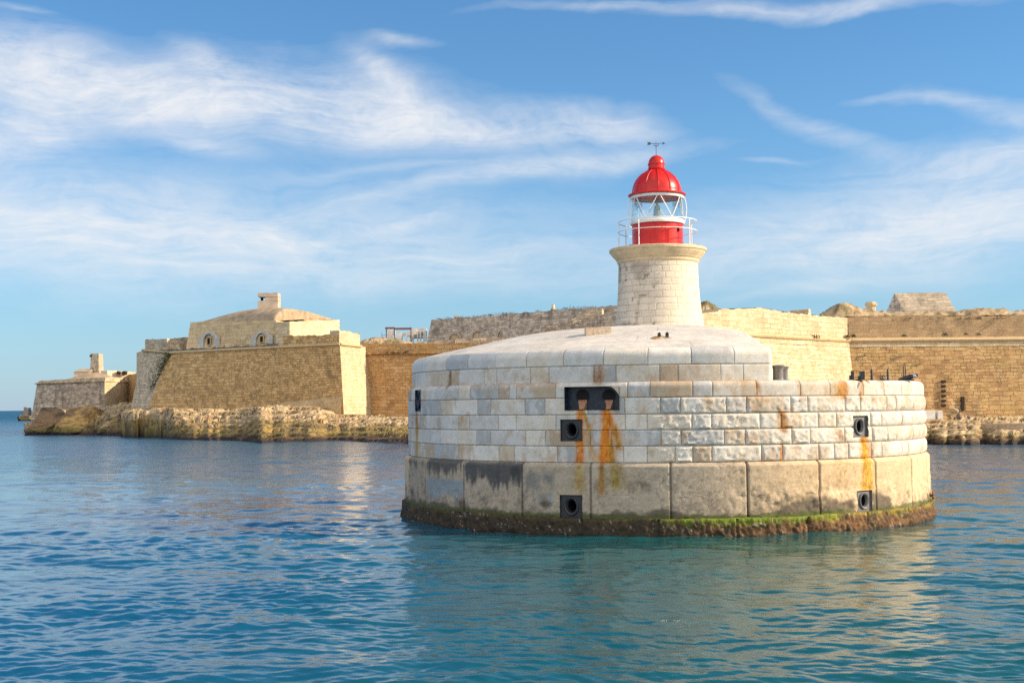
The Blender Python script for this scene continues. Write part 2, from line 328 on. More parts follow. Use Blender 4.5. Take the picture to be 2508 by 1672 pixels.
def mat_water():
    mt, n, b = new_mat('sea_water'); g = n.node('ShaderNodeNewGeometry'); p = g.outputs['Position']
    c = n.mix(n.mapr(n.noise(p, 0.03, 3, 0.5), 0.35, 0.65), (0.004, 0.074, 0.165, 1), (0.004, 0.090, 0.155, 1))
    sx = n.node('ShaderNodeSeparateXYZ'); n.l.new(p, sx.inputs[0])
    shal = n.math('MULTIPLY', n.mapr(sx.outputs[0], -14, 10), n.mapr(sx.outputs[1], 110, 50))     # green water over the pier's footing
    c = n.mix(shal, c, (0.006, 0.074, 0.076, 1))
    n.l.new(c, b.inputs['Base Color']); n.l.new(n.math('ADD', n.mapr(sx.outputs[1], 70, 900, 0.03, 0.42, False), n.mapr(sx.outputs[1], 60, 220, 0.0, 0.10)), b.inputs['Roughness']); b.inputs['IOR'].default_value = 1.333; b.inputs['Specular IOR Level'].default_value = 0.5
    r1 = n.noise(n.mapping(p, (1.0, 1.35, 1), rot=(0, 0, 0.35)), 1.1, 6, 0.62, 0.4); r2 = n.noise(n.mapping(p, (1, 1.5, 1), rot=(0, 0, -0.3)), 3.6, 4, 0.6)
    far = n.mapr(sx.outputs[1], 58, 180, 1.0, 8.5)                       # open water is choppier than the harbour
    bump(n, b, n.math('MULTIPLY', far, n.math('ADD', n.math('MULTIPLY', r1, 1.0), n.math('MULTIPLY', r2, 0.22))), 0.30, 0.07); return mt
M_WATER = mat_water()

# ================================================================== the round pier head
CX, CY = 7.287, 63.27
RW, RU, RP, RL = 12.40, 12.20, 12.58, 12.74             # wall, upper wall, plinth, algae ledge
ZL, ZP, ZC, ZD, ZU = 0.64, 2.86, [2.86, 3.52, 4.16, 4.79, 5.456, 6.10], 6.10, 6.757
zA = lambda x, y: (970 + x / 3.136, 840 + y / 3.136)
zB = lambda x, y: (1250 + x / 2.904, 800 + y / 2.904)
zC_ = lambda x, y: (1530 + x / 2.904, 800 + y / 2.904)
zD_ = lambda x, y: (1800 + x / 2.904, 800 + y / 2.904)
zE = lambda x, y: (2030 + x / 3.136, 840 + y / 3.136)
def on_circle(px, py, R=RW):
    d = ray(px, py); a = d[0] ** 2 + d[1] ** 2; b = -2 * (d[0] * CX + d[1] * CY); c = CX ** 2 + CY ** 2 - R * R
    disc = max(b * b - 4 * a * c, 0); t = (-b - sqrt(disc)) / 2 / a; P = d * t
    return atan2(P[0] - CX, -(P[1] - CY)), P[2] + CAM_H
th = lambda p, R=RW: on_circle(*p, R)[0]
LN = np.array([1, -0.185]) / sqrt(1 + 0.185 ** 2); LD = 5.27      # the upper wall is cut off straight on its right side
def upper_r(t):
    t = np.asarray(t, float); k = np.sin(t) * LN[0] - np.cos(t) * LN[1]
    rl = np.where(k > 0.05, LD / np.maximum(k, 0.05), 1e3)
    a = 0.35; d = np.clip(0.5 + 0.5 * (rl - RU) / a, 0, 1)
    return lerp(rl, RU, d) - a * d * (1 - d)
TC = atan2(10.45 - CX, CY - 51.4)

def samples(js, full_step=0.055, back_step=0.5, extra=()):
    js = sorted(js); J = [j for j in js]
    t = max(js) 
    while t + 1.35 / RW < min(js) + 2 * pi - 1.0 / RW: t += 1.35 / RW; J.append(t)
    J.append(min(js) + 2 * pi); out = []
    for a, b in zip(J[:-1], J[1:]):
        L = (b - a) * RW; st = full_step if abs((a + pi) % (2 * pi) - pi) < 1.75 else back_step
        s = [0, .012, .03, .06] + list(np.linspace(.1, L - .1, max(2, int((L - .2) / st)))) + [L - .06, L - .03, L - .012]
        out += [(a + x / RW) for x in s if 0 <= x < L]
    for e in extra: out += [e - 0.0002, e + 0.0002]
    th_ = np.array(sorted(out)); J = np.array(J)
    k = np.clip(np.searchsorted(J, th_, side='right') - 1, 0, len(J) - 2)
    ds = np.minimum(th_ - J[k], J[k + 1] - th_) * RW
    return th_, k, ds, len(J)
def zsamples(z0, z1, extra=(), st=0.055):
    L = z1 - z0; s = [0, .012, .03, .06] + list(np.linspace(.1, L - .1, max(2, int((L - .2) / st)))) + [L - .06, L - .03, L - .012, L]
    z = [z0 + x for x in s]
    for e in extra:
        if z0 < e < z1: z += [e - 0.002, e + 0.002]
    return np.array(sorted(z))

# openings: (corner pixels) -> angle and height ranges
def rect(f, x0, y0, x1, y1, R=RW):
    a0, za = on_circle(*f(x0, (y0 + y1) / 2), R); a1, _ = on_circle(*f(x1, (y0 + y1) / 2), R); xm = (x0 + x1) / 2
    return a0, a1, on_circle(*f(xm, y1), R)[1], on_circle(*f(xm, y0), R)[1]
H_NICHE = rect(zB, 388, 425, 775, 592)
H_F = [rect(zA, 112, 362, 160, 522), rect(zB, 358, 658, 512, 812), rect(zE, 182, 557, 296, 722)]
H_P = [rect(zB, 354, 1195, 512, 1358, RP), rect(zE, 217, 1130, 330, 1290, RP)]
h0 = H_F[0]; H_F[0] = (-1.255, -1.185, h0[2], h0[3])
HOLES = [H_NICHE] + H_F

RUST = []                                              # angle/height start, end, half width, strength
def streak(f, x0, y0, x1, y1, w, k, R=RW, col=(0.74, 0.24, 0.006)):
    a, z = on_circle(*f(x0, y0), R); b, y = on_circle(*f(x1, y1), R); RUST.append((a, z, b, y, w, k, col))
streak(zB, 495, 560, 497, 985, .125, 1.1); streak(zB, 515, 600, 560, 720, .10, .8, col=(.52, .27, .04)); streak(zB, 555, 690, 580, 930, .13, .62, col=(.5, .27, .05))
streak(zB, 682, 560, 676, 975, .17, 1.15); streak(zB, 700, 600, 745, 760, .12, 1.0); streak(zB, 735, 700, 770, 870, .12, .7, col=(.52, .27, .04)); streak(zB, 718, 800, 735, 1000, .12, .9, col=(.5, .25, .03))
RUST.append((-1.245, H_F[0][2] + .05, -1.24, 3.9, .16, 1.1, (.48, .18, .02))); RUST.append((-1.24, 4.3, -1.24, 2.9, .15, .7, (.5, .3, .08)))
streak(zE, 262, 690, 272, 890, .17, 1.25, col=(.80, .34, .01)); streak(zE, 300, 740, 312, 880, .10, .5); streak(zD_, 330, 610, 345, 715, .16, .95, col=(.46, .22, .06)); streak(zD_, 330, 830, 330, 950, .07, .8, col=(.5, .25, .08))
streak(zD_, 160, 385, 170, 490, .10, .5, col=(.5, .28, .12)); streak(zD_, 450, 385, 470, 490, .08, .45, col=(.5, .3, .14)); streak(zA, 390, 215, 385, 325, .10, .8, col=(.33, .20, .08)); streak(zB, 612, 275, 612, 392, .19, .8, col=(.36, .20, .09))
streak(zE, 70, 300, 70, 400, .4, .42, col=(.52, .33, .12)); streak(zE, 120, 300, 110, 400, .22, .7, col=(.5, .24, .06)); streak(zE, 248, 285, 252, 400, .14, .75, col=(.52, .26, .07)); streak(zE, 60, 650, 130, 760, .3, .35, col=(.5, .32, .2))
PR = []
def pstreak(*a, **k):
    n = len(RUST); streak(*a, **k); PR.append(RUST.pop())
pstreak(zB, 490, 970, 492, 1150, .17, .65, R=RP, col=(.42, .30, .10)); pstreak(zB, 650, 970, 645, 1170, .10, .8, R=RP, col=(.36, .19, .04)); pstreak(zB, 745, 980, 755, 1130, .30, .6, R=RP, col=(.38, .28, .08))
pstreak(zE, 305, 885, 300, 1110, .30, 1.0, R=RP, col=(.74, .42, .06)); pstreak(zE, 285, 890, 285, 1000, .14, .9, R=RP, col=(.58, .33, .03)); pstreak(zE, 110, 900, 110, 1080, .9, .4, R=RP, col=(.56, .40, .20))
def rust_paint(C, T, Z, lst):
    n1 = fbm(T * 75, Z * 1.3, 0, 5, 31, .6); n2 = fbm(T * 190, Z * 6, 3, 4, 33, .65)
    for (a, z0, b, z1, w, k, col) in lst:
        u = np.clip((z0 - Z) / (z0 - z1), 0, 1); c = lerp(a, b, u)
        g = np.exp(-np.abs((T - c + .006 * (n2 - .5)) * RW / (w * (0.85 + .4 * u))) ** 1.8) * sst(Z, z1 - .35, z1 + .15) * (1 - sst(Z, z0 - .05, z0 + .1))
        g = np.clip(g * k * 1.45 * np.clip(-.1 + 2.4 * n1, .35, 1.6) * (0.65 + .8 * n2), 0, .96)[..., None]
        C = lerp(C, lerp(np.array(col), np.array(col) * (.55, .42, .4), np.clip(2.4 * n2 - .85, 0, 1)[..., None]), g)
    return C

def course(mb, z0, z1, js, rough_from, seed, top_round=0.0, radius=None, base=(0.62, 0.575, 0.51), dirt=1.0):
    ex = []; ez = []
    for h in HOLES: ex += [h[0], h[1]]; ez += [h[2], h[3]]
    t, k, ds, nJ = samples(js, extra=ex); z = zsamples(z0, z1, ez)
    T, Z = np.meshgrid(t, z, indexing='ij'); DS = ds[:, None] + 0 * Z; DZ = np.minimum(Z - z0, z1 - Z)
    if top_round: DZ = np.minimum(Z - z0, 9.0)
    D = np.minimum(DS, DZ); S = T * RW
    jit = np.array([vnoise(kk * 7.7, seed * 3.1, 0, 5) for kk in range(nJ)])
    tw = (t + pi) % (2 * pi) - pi; tw = np.where(tw > 1.9, -3.0, tw)
    rus = sst(tw, rough_from - .02, rough_from + .05) * (1 - 0.55 * sst(tw, .66, .95))
    rus = (rus * (0.65 + 0.6 * jit[k]))[:, None] + 0 * Z
    hi = sst(tw, .55, .9)[:, None] + 0 * Z
    off = -0.030 * (1 - sst(D, 0.004, 0.018)) - 0.005 * (1 - sst(D, 0.012, 0.04))
    if not top_round:
        nb = fbm(S * 2.6, Z * 2.6, seed, 5, 11, .7) - .5; nf = fbm(S * 7.5, Z * 7.5, seed, 3, 12, .8) - .5
        off = off + rus * (0.04 * sst(D, .02, .09) + (0.09 * nb + 0.13 * nf) * sst(D, .02, .10))
        off = off + hi * 0.055 * (1 - (1 - sst(DZ, 0, .3)) ** 1.5)
    off = off + (jit[k][:, None] - .5) * 0.012 + 0.012 * (fbm(S * 1.5, Z * 1.5, seed, 3, 14) - .5)
    rr = RW if radius is None else radius(T)
    if top_round:
        a = np.clip((Z - (z1 - top_round)) / top_round, 0, 1); off = off - top_round * (1 - np.sqrt(np.clip(1 - a * a, 0, 1)))
    R = rr + off
    P = np.stack([CX + R * np.sin(T), CY - R * np.cos(T), Z], -1)
    # every block has its own stone colour; sun warmth tinted into the right side
    pal = np.array([[1, 1, 1], [.90, .93, .97], [1.12, 1.10, 1.07], [.68, .73, .80], [.92, .82, .70], [.76, .65, .53], [1.04, .99, .92]])
    pick = np.array([int(len(pal) * vnoise(kk * 3.3 + .5, seed * 9.2 + .5, 0.5, 77) * .999) for kk in range(nJ)]); pick = (pick + np.arange(nJ) * 3 + seed) % len(pal)
    pk = lerp(pal[pick[k]], np.array((1.03, .975, .89)), (.55 * sst(tw, -.1, .3))[:, None])
    C = np.array(base) * pk[:, None, :] * np.ones(Z.shape + (1,))
    C = C * (.80 + .4 * fbm(S * .35, Z * .5, 3, 6, 25, .62))[..., None] * (.88 + .24 * fbm(S * 5, Z * 7, seed, 5, 26, .7))[..., None]
    pat = fbm(S * 1.1, Z * 1.3, seed * 1.7, 7, 21, .66); pt2 = fbm(S * 2.4, Z * 1.6, 7 + seed, 6, 22, .68)
    C = lerp(C, np.array((.42, .32, .225)), (dirt * 0.70 * sst(pat + .16 * (pt2 - .5), .55, .66) * (0.3 + 0.7 * (vnoise(k * 5.1, seed, 0, 8) > .45))[:, None])[..., None])
    C = lerp(C, np.array((.66, .65, .63)), (0.55 * sst(pt2, .52, .66))[..., None])
    C = lerp(C, np.array((.46, .25, .10)), (dirt * 0.42 * sst(fbm(S * 2.2, Z * 1.3, 40 + seed, 6, 23, .68), .58, .68))[..., None])
    C = C * lerp(1.0, 0.66, (1 - sst(D, .004, .02)))[..., None]
    C = rust_paint(C, T, Z, RUST)
    if rr is not RW: pass
    mask = np.ones((len(t) - 1, len(z) - 1), bool)
    tm = (t[1:] + t[:-1]) / 2; zm = (z[1:] + z[:-1]) / 2
    for h in HOLES:
        mask &= ~(((tm > h[0]) & (tm < h[1]))[:, None] & ((zm > h[2]) & (zm < h[3]))[None])
    mb.grid(P, C, mask=mask)

pier = empty('breakwater_head', (CX, CY, 0), 'round pale limestone breakwater head with rust streaks, standing in the sea under the lighthouse', 'breakwater')
A_ = lambda xs, y: [th(zA(x, y)) for x in xs]
B_ = lambda xs, y: [th(zB(x, y)) for x in xs]
C2_ = lambda xs, y: [th(zC_(x, y)) for x in xs]
D2_ = lambda xs, y: [th(zD_(x, y)) for x in xs]
E_ = lambda xs, y: [th(zE(x, y)) for x in xs]
left_edge = [-1.46, -1.34]
ROWS = [
 (A_([140, 222, 290, 478, 567, 788], 830) + B_([28, 335, 472, 805], 910) + C2_([160, 362, 485, 622], 910) + D2_([190, 340, 597], 900) + E_([42, 150, 325, 405, 555, 605], 820)),
 (A_([197, 338, 425, 617, 725], 720) + B_([108, 248, 567, 717], 790) + C2_([260, 402, 710, 858], 790) + D2_([75, 405, 535], 780) + E_([120, 330, 445, 515, 640], 690)),
 (A_([137, 290, 475, 562, 785], 610) + B_([40, 323, 707, 818], 680) + C2_([160, 480, 620], 680) + D2_([178, 328, 592], 660) + E_([57, 318, 400, 555], 580)),
 (A_([200, 338, 428, 625, 725], 500) + B_([103, 245, 550], 570) + C2_([0, 255, 398, 723, 868], 560) + D2_([87 + 311, 518], 550) + E_([125, 240, 440, 510, 640], 460)),
 (A_([170, 230, 296, 475, 565, 787], 390) + B_([-10, 40, 320, 832], 460) + C2_([180, 483, 625], 450) + D2_([155, 465], 430) + E_([10, 265, 425, 560], 350))]
rough0 = th(zC_(170, 700))
mb = MB()
for i in range(4): course(mb, ZC[i], ZC[i + 1], left_edge[i % 2:] + ROWS[i] + [1.42 + .05 * (i % 2)], rough0, i + 1)
course(mb, ZC[4], ZC[5], left_edge + ROWS[4] + [1.40], 9, 9, top_round=0.24)
mb.build('lower_wall', M_PIER, pier, smooth=True)
# upper wall: one plain course and a rounded coping
up = A_([190, 232, 365, 452, 650, 748], 270) + B_([122, 258, 585, 745], 335) + C2_([250, 383, 692, 855], 325) + [TC + .03, TC + .14]
cp = A_([150, 220, 348, 520, 735], 160) + B_([93, 362, 653], 230) + C2_([163, 478, 790], 220) + [TC + .035, TC + .15]
HS = HOLES; HOLES = []
RS = [r for r in RUST if r[1] > ZD]
mb = MB(); course(mb, ZD - .03, ZU, left_edge + up, 9, 12, radius=upper_r)
course(mb, ZU, 7.47, left_edge[1:] + cp, 9, 13, top_round=0.36, radius=upper_r, base=(0.63, 0.595, 0.54), dirt=.25)
mb.build('upper_wall', M_PIER, pier, smooth=True)
HOLES = HS
# the deck of the lower tier and the domed paving over the upper wall
t = np.linspace(-pi, pi, 181); mb = MB()
Rr = np.array([10.0, 11.2, 12.0, RW - .232])
T, R = np.meshgrid(t, Rr, indexing='ij'); n = fbm(T * 8, R * 2, 0, 3, 3)
mb.grid(np.stack([CX + R * np.sin(T), CY - R * np.cos(T), ZD - .004 + 0 * T], -1), np.array((.56, .51, .44)) * (.8 + .4 * n[..., None]))
pts = [(CX + 10.0 * sin(a), CY - 10.0 * cos(a), ZD - .004) for a in t[:-1]]; mb.ngon(pts)
mb.build('deck', M_PIER, pier)
DP = np.array([[0, 8.86], [2.2, 8.85], [3, 8.84], [4.87, 8.80], [6, 8.68], [7.46, 8.45], [8.6, 8.2], [9.86, 7.92], [11, 7.68], [RU - .33, 7.465], [13.5, 7.2]])
def roof_z(x, y):
    r = np.hypot(x - CX, y - CY); zd = np.interp(r, DP[:, 0], DP[:, 1])
    d = LD - ((x - CX) * LN[0] + (y - CY) * LN[1])
    zs = np.interp(d, [0, .33, .6, 1.0, 1.6, 3.1, 5, 9], [7.2, 7.465, 7.85, 8.22, 8.48, 8.75, 9.2, 10.2])
    k = 0.12; h = np.clip(.5 + .5 * (zs - zd) / k, 0, 1); return lerp(zs, zd, h) - k * h * (1 - h)
t = np.concatenate([np.linspace(-pi, -1.7, 40), np.linspace(-1.69, 1.0, 520), np.linspace(1.01, pi, 60)]); u = np.linspace(0, 1, 130)
T, U = np.meshgrid(t, u, indexing='ij'); Rm = upper_r(T) - .345; R = 1.6 + (Rm - 1.6) * U
X, Y = CX + R * np.sin(T), CY - R * np.cos(T)
nn = fbm(X * .8, Y * .8, 0, 4, 41); n2 = fbm(X * 3, Y * 3, 0, 4, 42)
Cc = np.array((.62, .57, .50)) * (.80 + .4 * nn + .2 * (n2 - .5))[..., None]
ring = np.floor((Rm - R) / 1.35); jn = np.abs((Rm - R) / 1.35 - np.round((Rm - R) / 1.35)) * 1.35 < .035
jt = np.abs(np.sin((T * 6.2 + ring * 1.3))) * R / 6.2 < .03
Cc = np.where((jn | jt)[..., None], Cc * .74, Cc)
mb = MB(); mb.grid(np.stack([X, Y, roof_z(X, Y) + .02 * (n2 - .5)], -1), Cc); mb.build('roof', M_PIER, pier, smooth='all')

# plinth of large weathered blocks
HOLES = H_P
pj = [th(zA(222, 1050), RP), th(zA(518, 1050), RP), th(zB(83, 1150), RP), th(zB(570, 1100), RP), th(zC_(328, 1150), RP), th(zD_(92, 1150), RP), th(zD_(605, 1150), RP), th(zE(362, 1080), RP), th(zE(638, 1050), RP)]
pj = [pj[0] - .22] + pj + [pj[-1] + .2]
ex = [h for q in HOLES for h in q[:2]]; t, k, ds, nJ = samples(pj, .06, .5, ex)
z = np.array(sorted(list(zsamples(ZL - .1, ZP, [h for q in HOLES for h in q[2:]], .06)) + [ZP - .16, ZP - .2, ZP - .11]))
T, Z = np.meshgrid(t, z, indexing='ij'); S = T * RP; DS = ds[:, None] + 0 * Z
right = sst(T, -.1, .1); up_ = sst(Z, 0.8, 2.6)
bumpy = fbm(S * 1.2, Z * 1.2, 0, 5, 51, .6); pit = fbm(S * 6, Z * 6, 0, 4, 52, .6)
brk = sst(fbm(S * .45, Z * .8, 2, 3, 53), .42, .6) * (1 - sst(Z, 1.3, 2.3)) * right
off = -0.11 * (1 - sst(DS, .03, .05)) * (0.35 + .65 * right) - .006 * (1 - sst(DS, .03, .10)) + .03 * (bumpy - .5) + -.03 * sst(pit, .62, .74) + .02 * (pit - .5) + brk * (.30 * (fbm(S * 3, Z * 3, 1, 5, 54, .65) - .56))
w = ((T > pj[5]) & (T < pj[6])); 
a = np.clip((Z - (ZP - .16)) / .16, 0, 1); off = off - .17 * a ** 1.6 - (1.8 - np.minimum(Z, 1.8)) * -.02
R = RP + off
P = np.stack([CX + R * np.sin(T), CY - R * np.cos(T), Z], -1)
C = np.array((.42, .345, .26)) * np.ones(Z.shape + (1,)); C = lerp(C, np.array((.64, .47, .29)), (sst(T, -.05, .4))[..., None])  # stone colour darkened at left for shade, warmed at right for sun
jit = np.array([vnoise(q * 7.7, 2.2, 0, 5) for q in range(nJ)]); C = C * (.86 + .3 * jit[k])[:, None, None]
sp_ = .5 * fbm(S * 11, Z * 11, 4, 4, 55, .7) + .5 * fbm(S * 3.5, Z * 3.5, 5, 5, 155, .72); low = 1 - sst(Z, .7, 2.1)
C = lerp(C, np.array((.10, .085, .07)), (sst(sp_ + .28 * (fbm(S * .7, Z * .7, 8, 4, 56) - .5) + .12 * low, .53, .68) * .48 * (1 - .8 * sst(T, .15, .5) * (1 - low)))[..., None])
C = lerp(C, np.array((.085, .07, .055)), (.85 * sst(fbm(S * .8, Z * 1.4, 9, 5, 57) + .35 * (1 - sst(Z, .7, 1.5)), .70, .82) * (1 - sst(Z, 1.2, 1.75)))[..., None])
drip = fbm(S * 3.2, Z * .35, 5, 4, 58, .6)
def dark_patch(f, x0, y0, x1, y1, col, k, soft=.45):
    global C
    a0 = th(f(x0, (y0 + y1) / 2), RP); a1 = th(f(x1, (y0 + y1) / 2), RP); zt = on_circle(*f((x0 + x1) / 2, y0), RP)[1]; zb = on_circle(*f((x0 + x1) / 2, y1), RP)[1]
    e = (fbm(S * 1.6, Z * 1.6, x0, 5, 59, .65) - .5) * .7; d2 = (drip - .5) * 1.1 + (fbm(S * 12, Z * 1.2, 2, 4, 159) - .5) * .7
    g = sst((T - a0) * RP + e * .3, -.02, soft * .4) * sst((a1 - T) * RP + e * .3, -.02, soft * .4) * sst(Z - zb + e + d2, -.05, soft) * sst(zt - Z, -.1, soft * .5)
    C = lerp(C, np.array(col), (np.clip(g * k * (.42 + 1.2 * fbm(S * 9, Z * 2.2, x0, 5, 60, .68)), 0, .93))[..., None])
dark_patch(zA, 232, 870, 514, 1000, (.09, .085, .08), 1.0); dark_patch(zA, 235, 1050, 512, 1165, (.25, .29, .31), 1.1, .1)
dark_patch(zA, 528, 905, 800, 1085, (.075, .075, .078), 1.35); dark_patch(zA, 760, 905, 975, 1105, (.075, .075, .078), 1.3); dark_patch(zB, -10, 985, 80, 1120, (.06, .06, .06), 1.1)
dark_patch(zA, 80, 880, 222, 960, (.10, .09, .075), .8); dark_patch(zB, 95, 1030, 330, 1180, (.20, .19, .175), .8); dark_patch(zB, 180, 1180, 320, 1255, (.27, .30, .32), .9)
dark_patch(zB, 580, 1090, 1000, 1190, (.17, .14, .10), .8); dark_patch(zB, 330, 965, 860, 1000, (.55, .52, .46), .5)
C = rust_paint(C, T, Z, PR)
C = lerp(C, np.array((.07, .09, .02)), (.8 * sst(fbm(S * 3, Z * 3, 11, 4, 61) + .7 * (1 - sst(Z, .66, .95)) - .25, .45, .6) * (1 - sst(Z, .8, 1.1)))[..., None])
C = C * lerp(1.0, .45, (1 - sst(DS, .025, .05)))[..., None]
mask = np.ones((len(t) - 1, len(z) - 1), bool); tm = (t[1:] + t[:-1]) / 2; zm = (z[1:] + z[:-1]) / 2
for h in HOLES: mask &= ~(((tm > h[0]) & (tm < h[1]))[:, None] & ((zm > h[2]) & (zm < h[3]))[None])
mb = MB(); mb.grid(P, C, mask=mask); mb.build('plinth', M_PLINTH, pier, smooth='all')

# algae covered footing at the waterline
t = np.concatenate([np.linspace(-1.75, 1.75, 900), np.linspace(1.78, 2 * pi - 1.78, 80), [2 * pi - 1.75]])
v = np.concatenate([np.linspace(0, .32, 12), np.linspace(.36, 1.0, 34)])
T, V = np.meshgrid(t, v, indexing='ij'); S = T * RL
nb = fbm(S * .5, 0 * V, 0, 3, 71) - .5; rg = fbm(S * 2.2, V * 4, 0, 5, 72, .62) - .5; rg2 = fbm(S * 7, V * 12, 0, 3, 73, .6) - .5
top = V < .34; zt = ZL + .02 + .16 * nb + .06 * (rg + rg2)
R = np.where(top, RP - .12 + (RL + .10 * nb - RP + .12) * np.clip(V / .34, 0, 1), RL - .05 + .08 * nb + .05 * np.sin((V - .34) / .66 * pi) + .08 * (V - .34))
Z = np.where(top, zt + .03 * (1 - V / .34), zt - (V - .32) / .68 * 1.75 - .03)
R = R + np.where(top, 0, .17 * rg + .16 * rg2 + .10 * (fbm(S * 14, V * 22, 0, 3, 174, .7) - .5)); R = R - .10 * np.exp(-((np.mod(S, 3.1) - 1.5) / .035) ** 2) * (V > .3)
P = np.stack([CX + R * np.sin(T), CY - R * np.cos(T), Z], -1)
cb = np.array((.050, .034, .020)) * np.ones(Z.shape + (1,)); cb = lerp(cb, np.array((.15, .068, .024)), (sst(T, -.2, .35) * (.4 + fbm(S * 2, Z * 3, 0, 4, 74)))[..., None])
g1 = fbm(S * 1.6, Z * 3, 4, 4, 75)
cb = lerp(cb, np.array((.24, .18, .02)), (sst(g1 + .50 * sst(Z, .25, .66), .78, .98) * (.12 + .88 * sst(T, -.15, .25)))[..., None])
cb = lerp(cb, np.array((.17, .24, .010)), (.9 * sst(fbm(S * 2.0, Z * 5, 6, 6, 76, .68) + .42 * sst(Z, .50, .70) - .1, .66, .82) * sst(T, -.15, .0) * (1 - .85 * sst(T, .36, .5)))[..., None])
cb = lerp(cb, np.array((.035, .028, .014)), (sst(fbm(S * 4, Z * 6, 8, 6, 77, .7), .50, .60) * .8)[..., None]); cb = lerp(cb, np.array((.26, .17, .05)), (sst(fbm(S * 6, Z * 8, 18, 5, 79, .7), .56, .66) * .42 * sst(T, -.2, .2))[..., None])
cb = lerp(cb, np.array((.15, .215, .014)), (.9 * (1 - sst(V, .30, .46)) * sst(fbm(S * 1.3, 0 * V, 21, 5, 80, .65) + .12 * fbm(S * 9, V * 9, 2, 3, 81), .50, .62) * sst(T, -.14, -.04) * (1 - sst(T, .42, .52)))[..., None])
cb = lerp(cb, np.array((.02, .013, .009)), (1 - sst(Z, -.12, .14))[..., None] * .85)
cb = lerp(cb, np.array((.55, .53, .5)), (sst(fbm(S * 10, Z * 10, 2, 3, 78), .74, .80) * .4)[..., None])
mb = MB(); mb.grid(P, cb); mb.build('waterline_footing', M_LEDGE, pier, smooth='all')

# fairleads: iron plates with an oval hawse hole, set into the wall
def frame_at(t, R):
    o = np.array([CX + R * sin(t), CY - R * cos(t), 0.0]); eu = np.array([cos(t), sin(t), 0]); n = np.array([sin(t), -cos(t), 0])
    return lambda u, v, w: o + eu * u + n * w + np.array([0, 0, v])
def fairlead(h, R, mat, depth=-.07):
    tmid = (h[0] + h[1]) / 2; W2 = (h[1] - h[0]) * R / 2; z0, z1 = h[2], h[3]; zc = (z0 + z1) / 2; H2 = (z1 - z0) / 2; f = frame_at(tmid, R)
    N = 40; a = np.linspace(0, 2 * pi, N, endpoint=False); ca, sa = np.cos(a), np.sin(a)
    k = 1 / np.maximum(abs(ca) / W2, abs(sa) / H2); sq = np.stack([ca * k, sa * k], 1)
    # push the samples nearest the diagonals into the corners
    for sx in (-1, 1):
        for sy in (-1, 1):
            j = np.argmin((sq[:, 0] - sx * W2) ** 2 + (sq[:, 1] - sy * H2) ** 2); sq[j] = (sx * W2, sy * H2)
    ov = lambda rx, ry: np.stack([ca * rx, sa * ry], 1)
    ring = lambda q, w: np.array([f(x, zc + y, w) for x, y in q])
    mb = MB(); seq = [ring(sq, .03), ring(sq * .999, depth - .03), ring(sq * .99, depth - .03)]
    mb.grid(np.stack([ring(sq, .02), ring(sq * .995, depth)], 1), closed=True)
    mb.grid(np.stack([ring(sq * .995, depth), ring(ov(W2 * .60, H2 * .74), depth + .01)], 1), closed=True)
    p = mb.build('fairlead', mat, pier)
    rx, ry = W2 * .42, H2 * .58; mb = MB()
    mb.grid(np.stack([ring(ov(W2 * .64, H2 * .80), depth), ring(ov(W2 * .64, H2 * .80), depth + .05), ring(ov(W2 * .57, H2 * .73), depth + .085), ring(ov(rx * 1.1, ry * 1.08), depth + .06), ring(ov(rx * .9, ry * .92), depth - .04)], 1), closed=True)
    mb.build('rim', mat, p, smooth=True)
    mb = MB(); inner = [ring(ov(rx * .9, ry * .92), depth - .04), ring(ov(rx * .8, ry * .8), depth - .25), ring(ov(rx * .7, ry * .7), depth - .9)]
    mb.grid(np.stack(inner, 1), closed=True); mb.ngon(inner[-1]); mb.build('hawse_hole', M_BLACK, p, smooth=True)
    return p
for i, h in enumerate(H_F): fairlead(h, RW, M_GREYIRON if i == 2 else M_TAR if i == 0 else M_IRON)
for i, h in enumerate(H_P): fairlead(h, RP, M_GREYIRON if i == 1 else M_IRON)
# the wide tarred niche with two pipes
h = H_NICHE; tm_ = (h[0] + h[1]) / 2; f = frame_at(tm_, RW); W2 = (h[1] - h[0]) * RW / 2; z0, z1 = h[2], h[3]
mb = MB(); sag = 0.14
out = [(-W2, z0), (W2, z0), (W2, z1), (-W2, z1)]; inn = [(-W2 * .97, z0 + .03), (W2 * .97, z0 + .03), (W2 * .93, z1 - .03), (-W2 * .97, z1 - .03)]
fr = [f(x, y, .012) for x, y in out]; bk = [f(x, y, -.42) for x, y in inn]
mb.add(fr + bk, [[[i, (i + 1) % 4, 4 + (i + 1) % 4, 4 + i] for i in range(4)]]); mb.ngon(bk)
nich = mb.build('mooring_niche', M_TAR, pier)
mb = MB()                                              # broken lintel corner and worn lip
mb.grid(np.array([[f(W2 - .42 + .42 * i / 6, z1 - .001, .015), f(W2 - .42 + .42 * i / 6, z1 - .02 - .34 * (i / 6) ** 2, -.02)] for i in range(7)]), np.full((7, 2, 3), .5)); mb.build('broken_lintel', M_CREAM, nich)
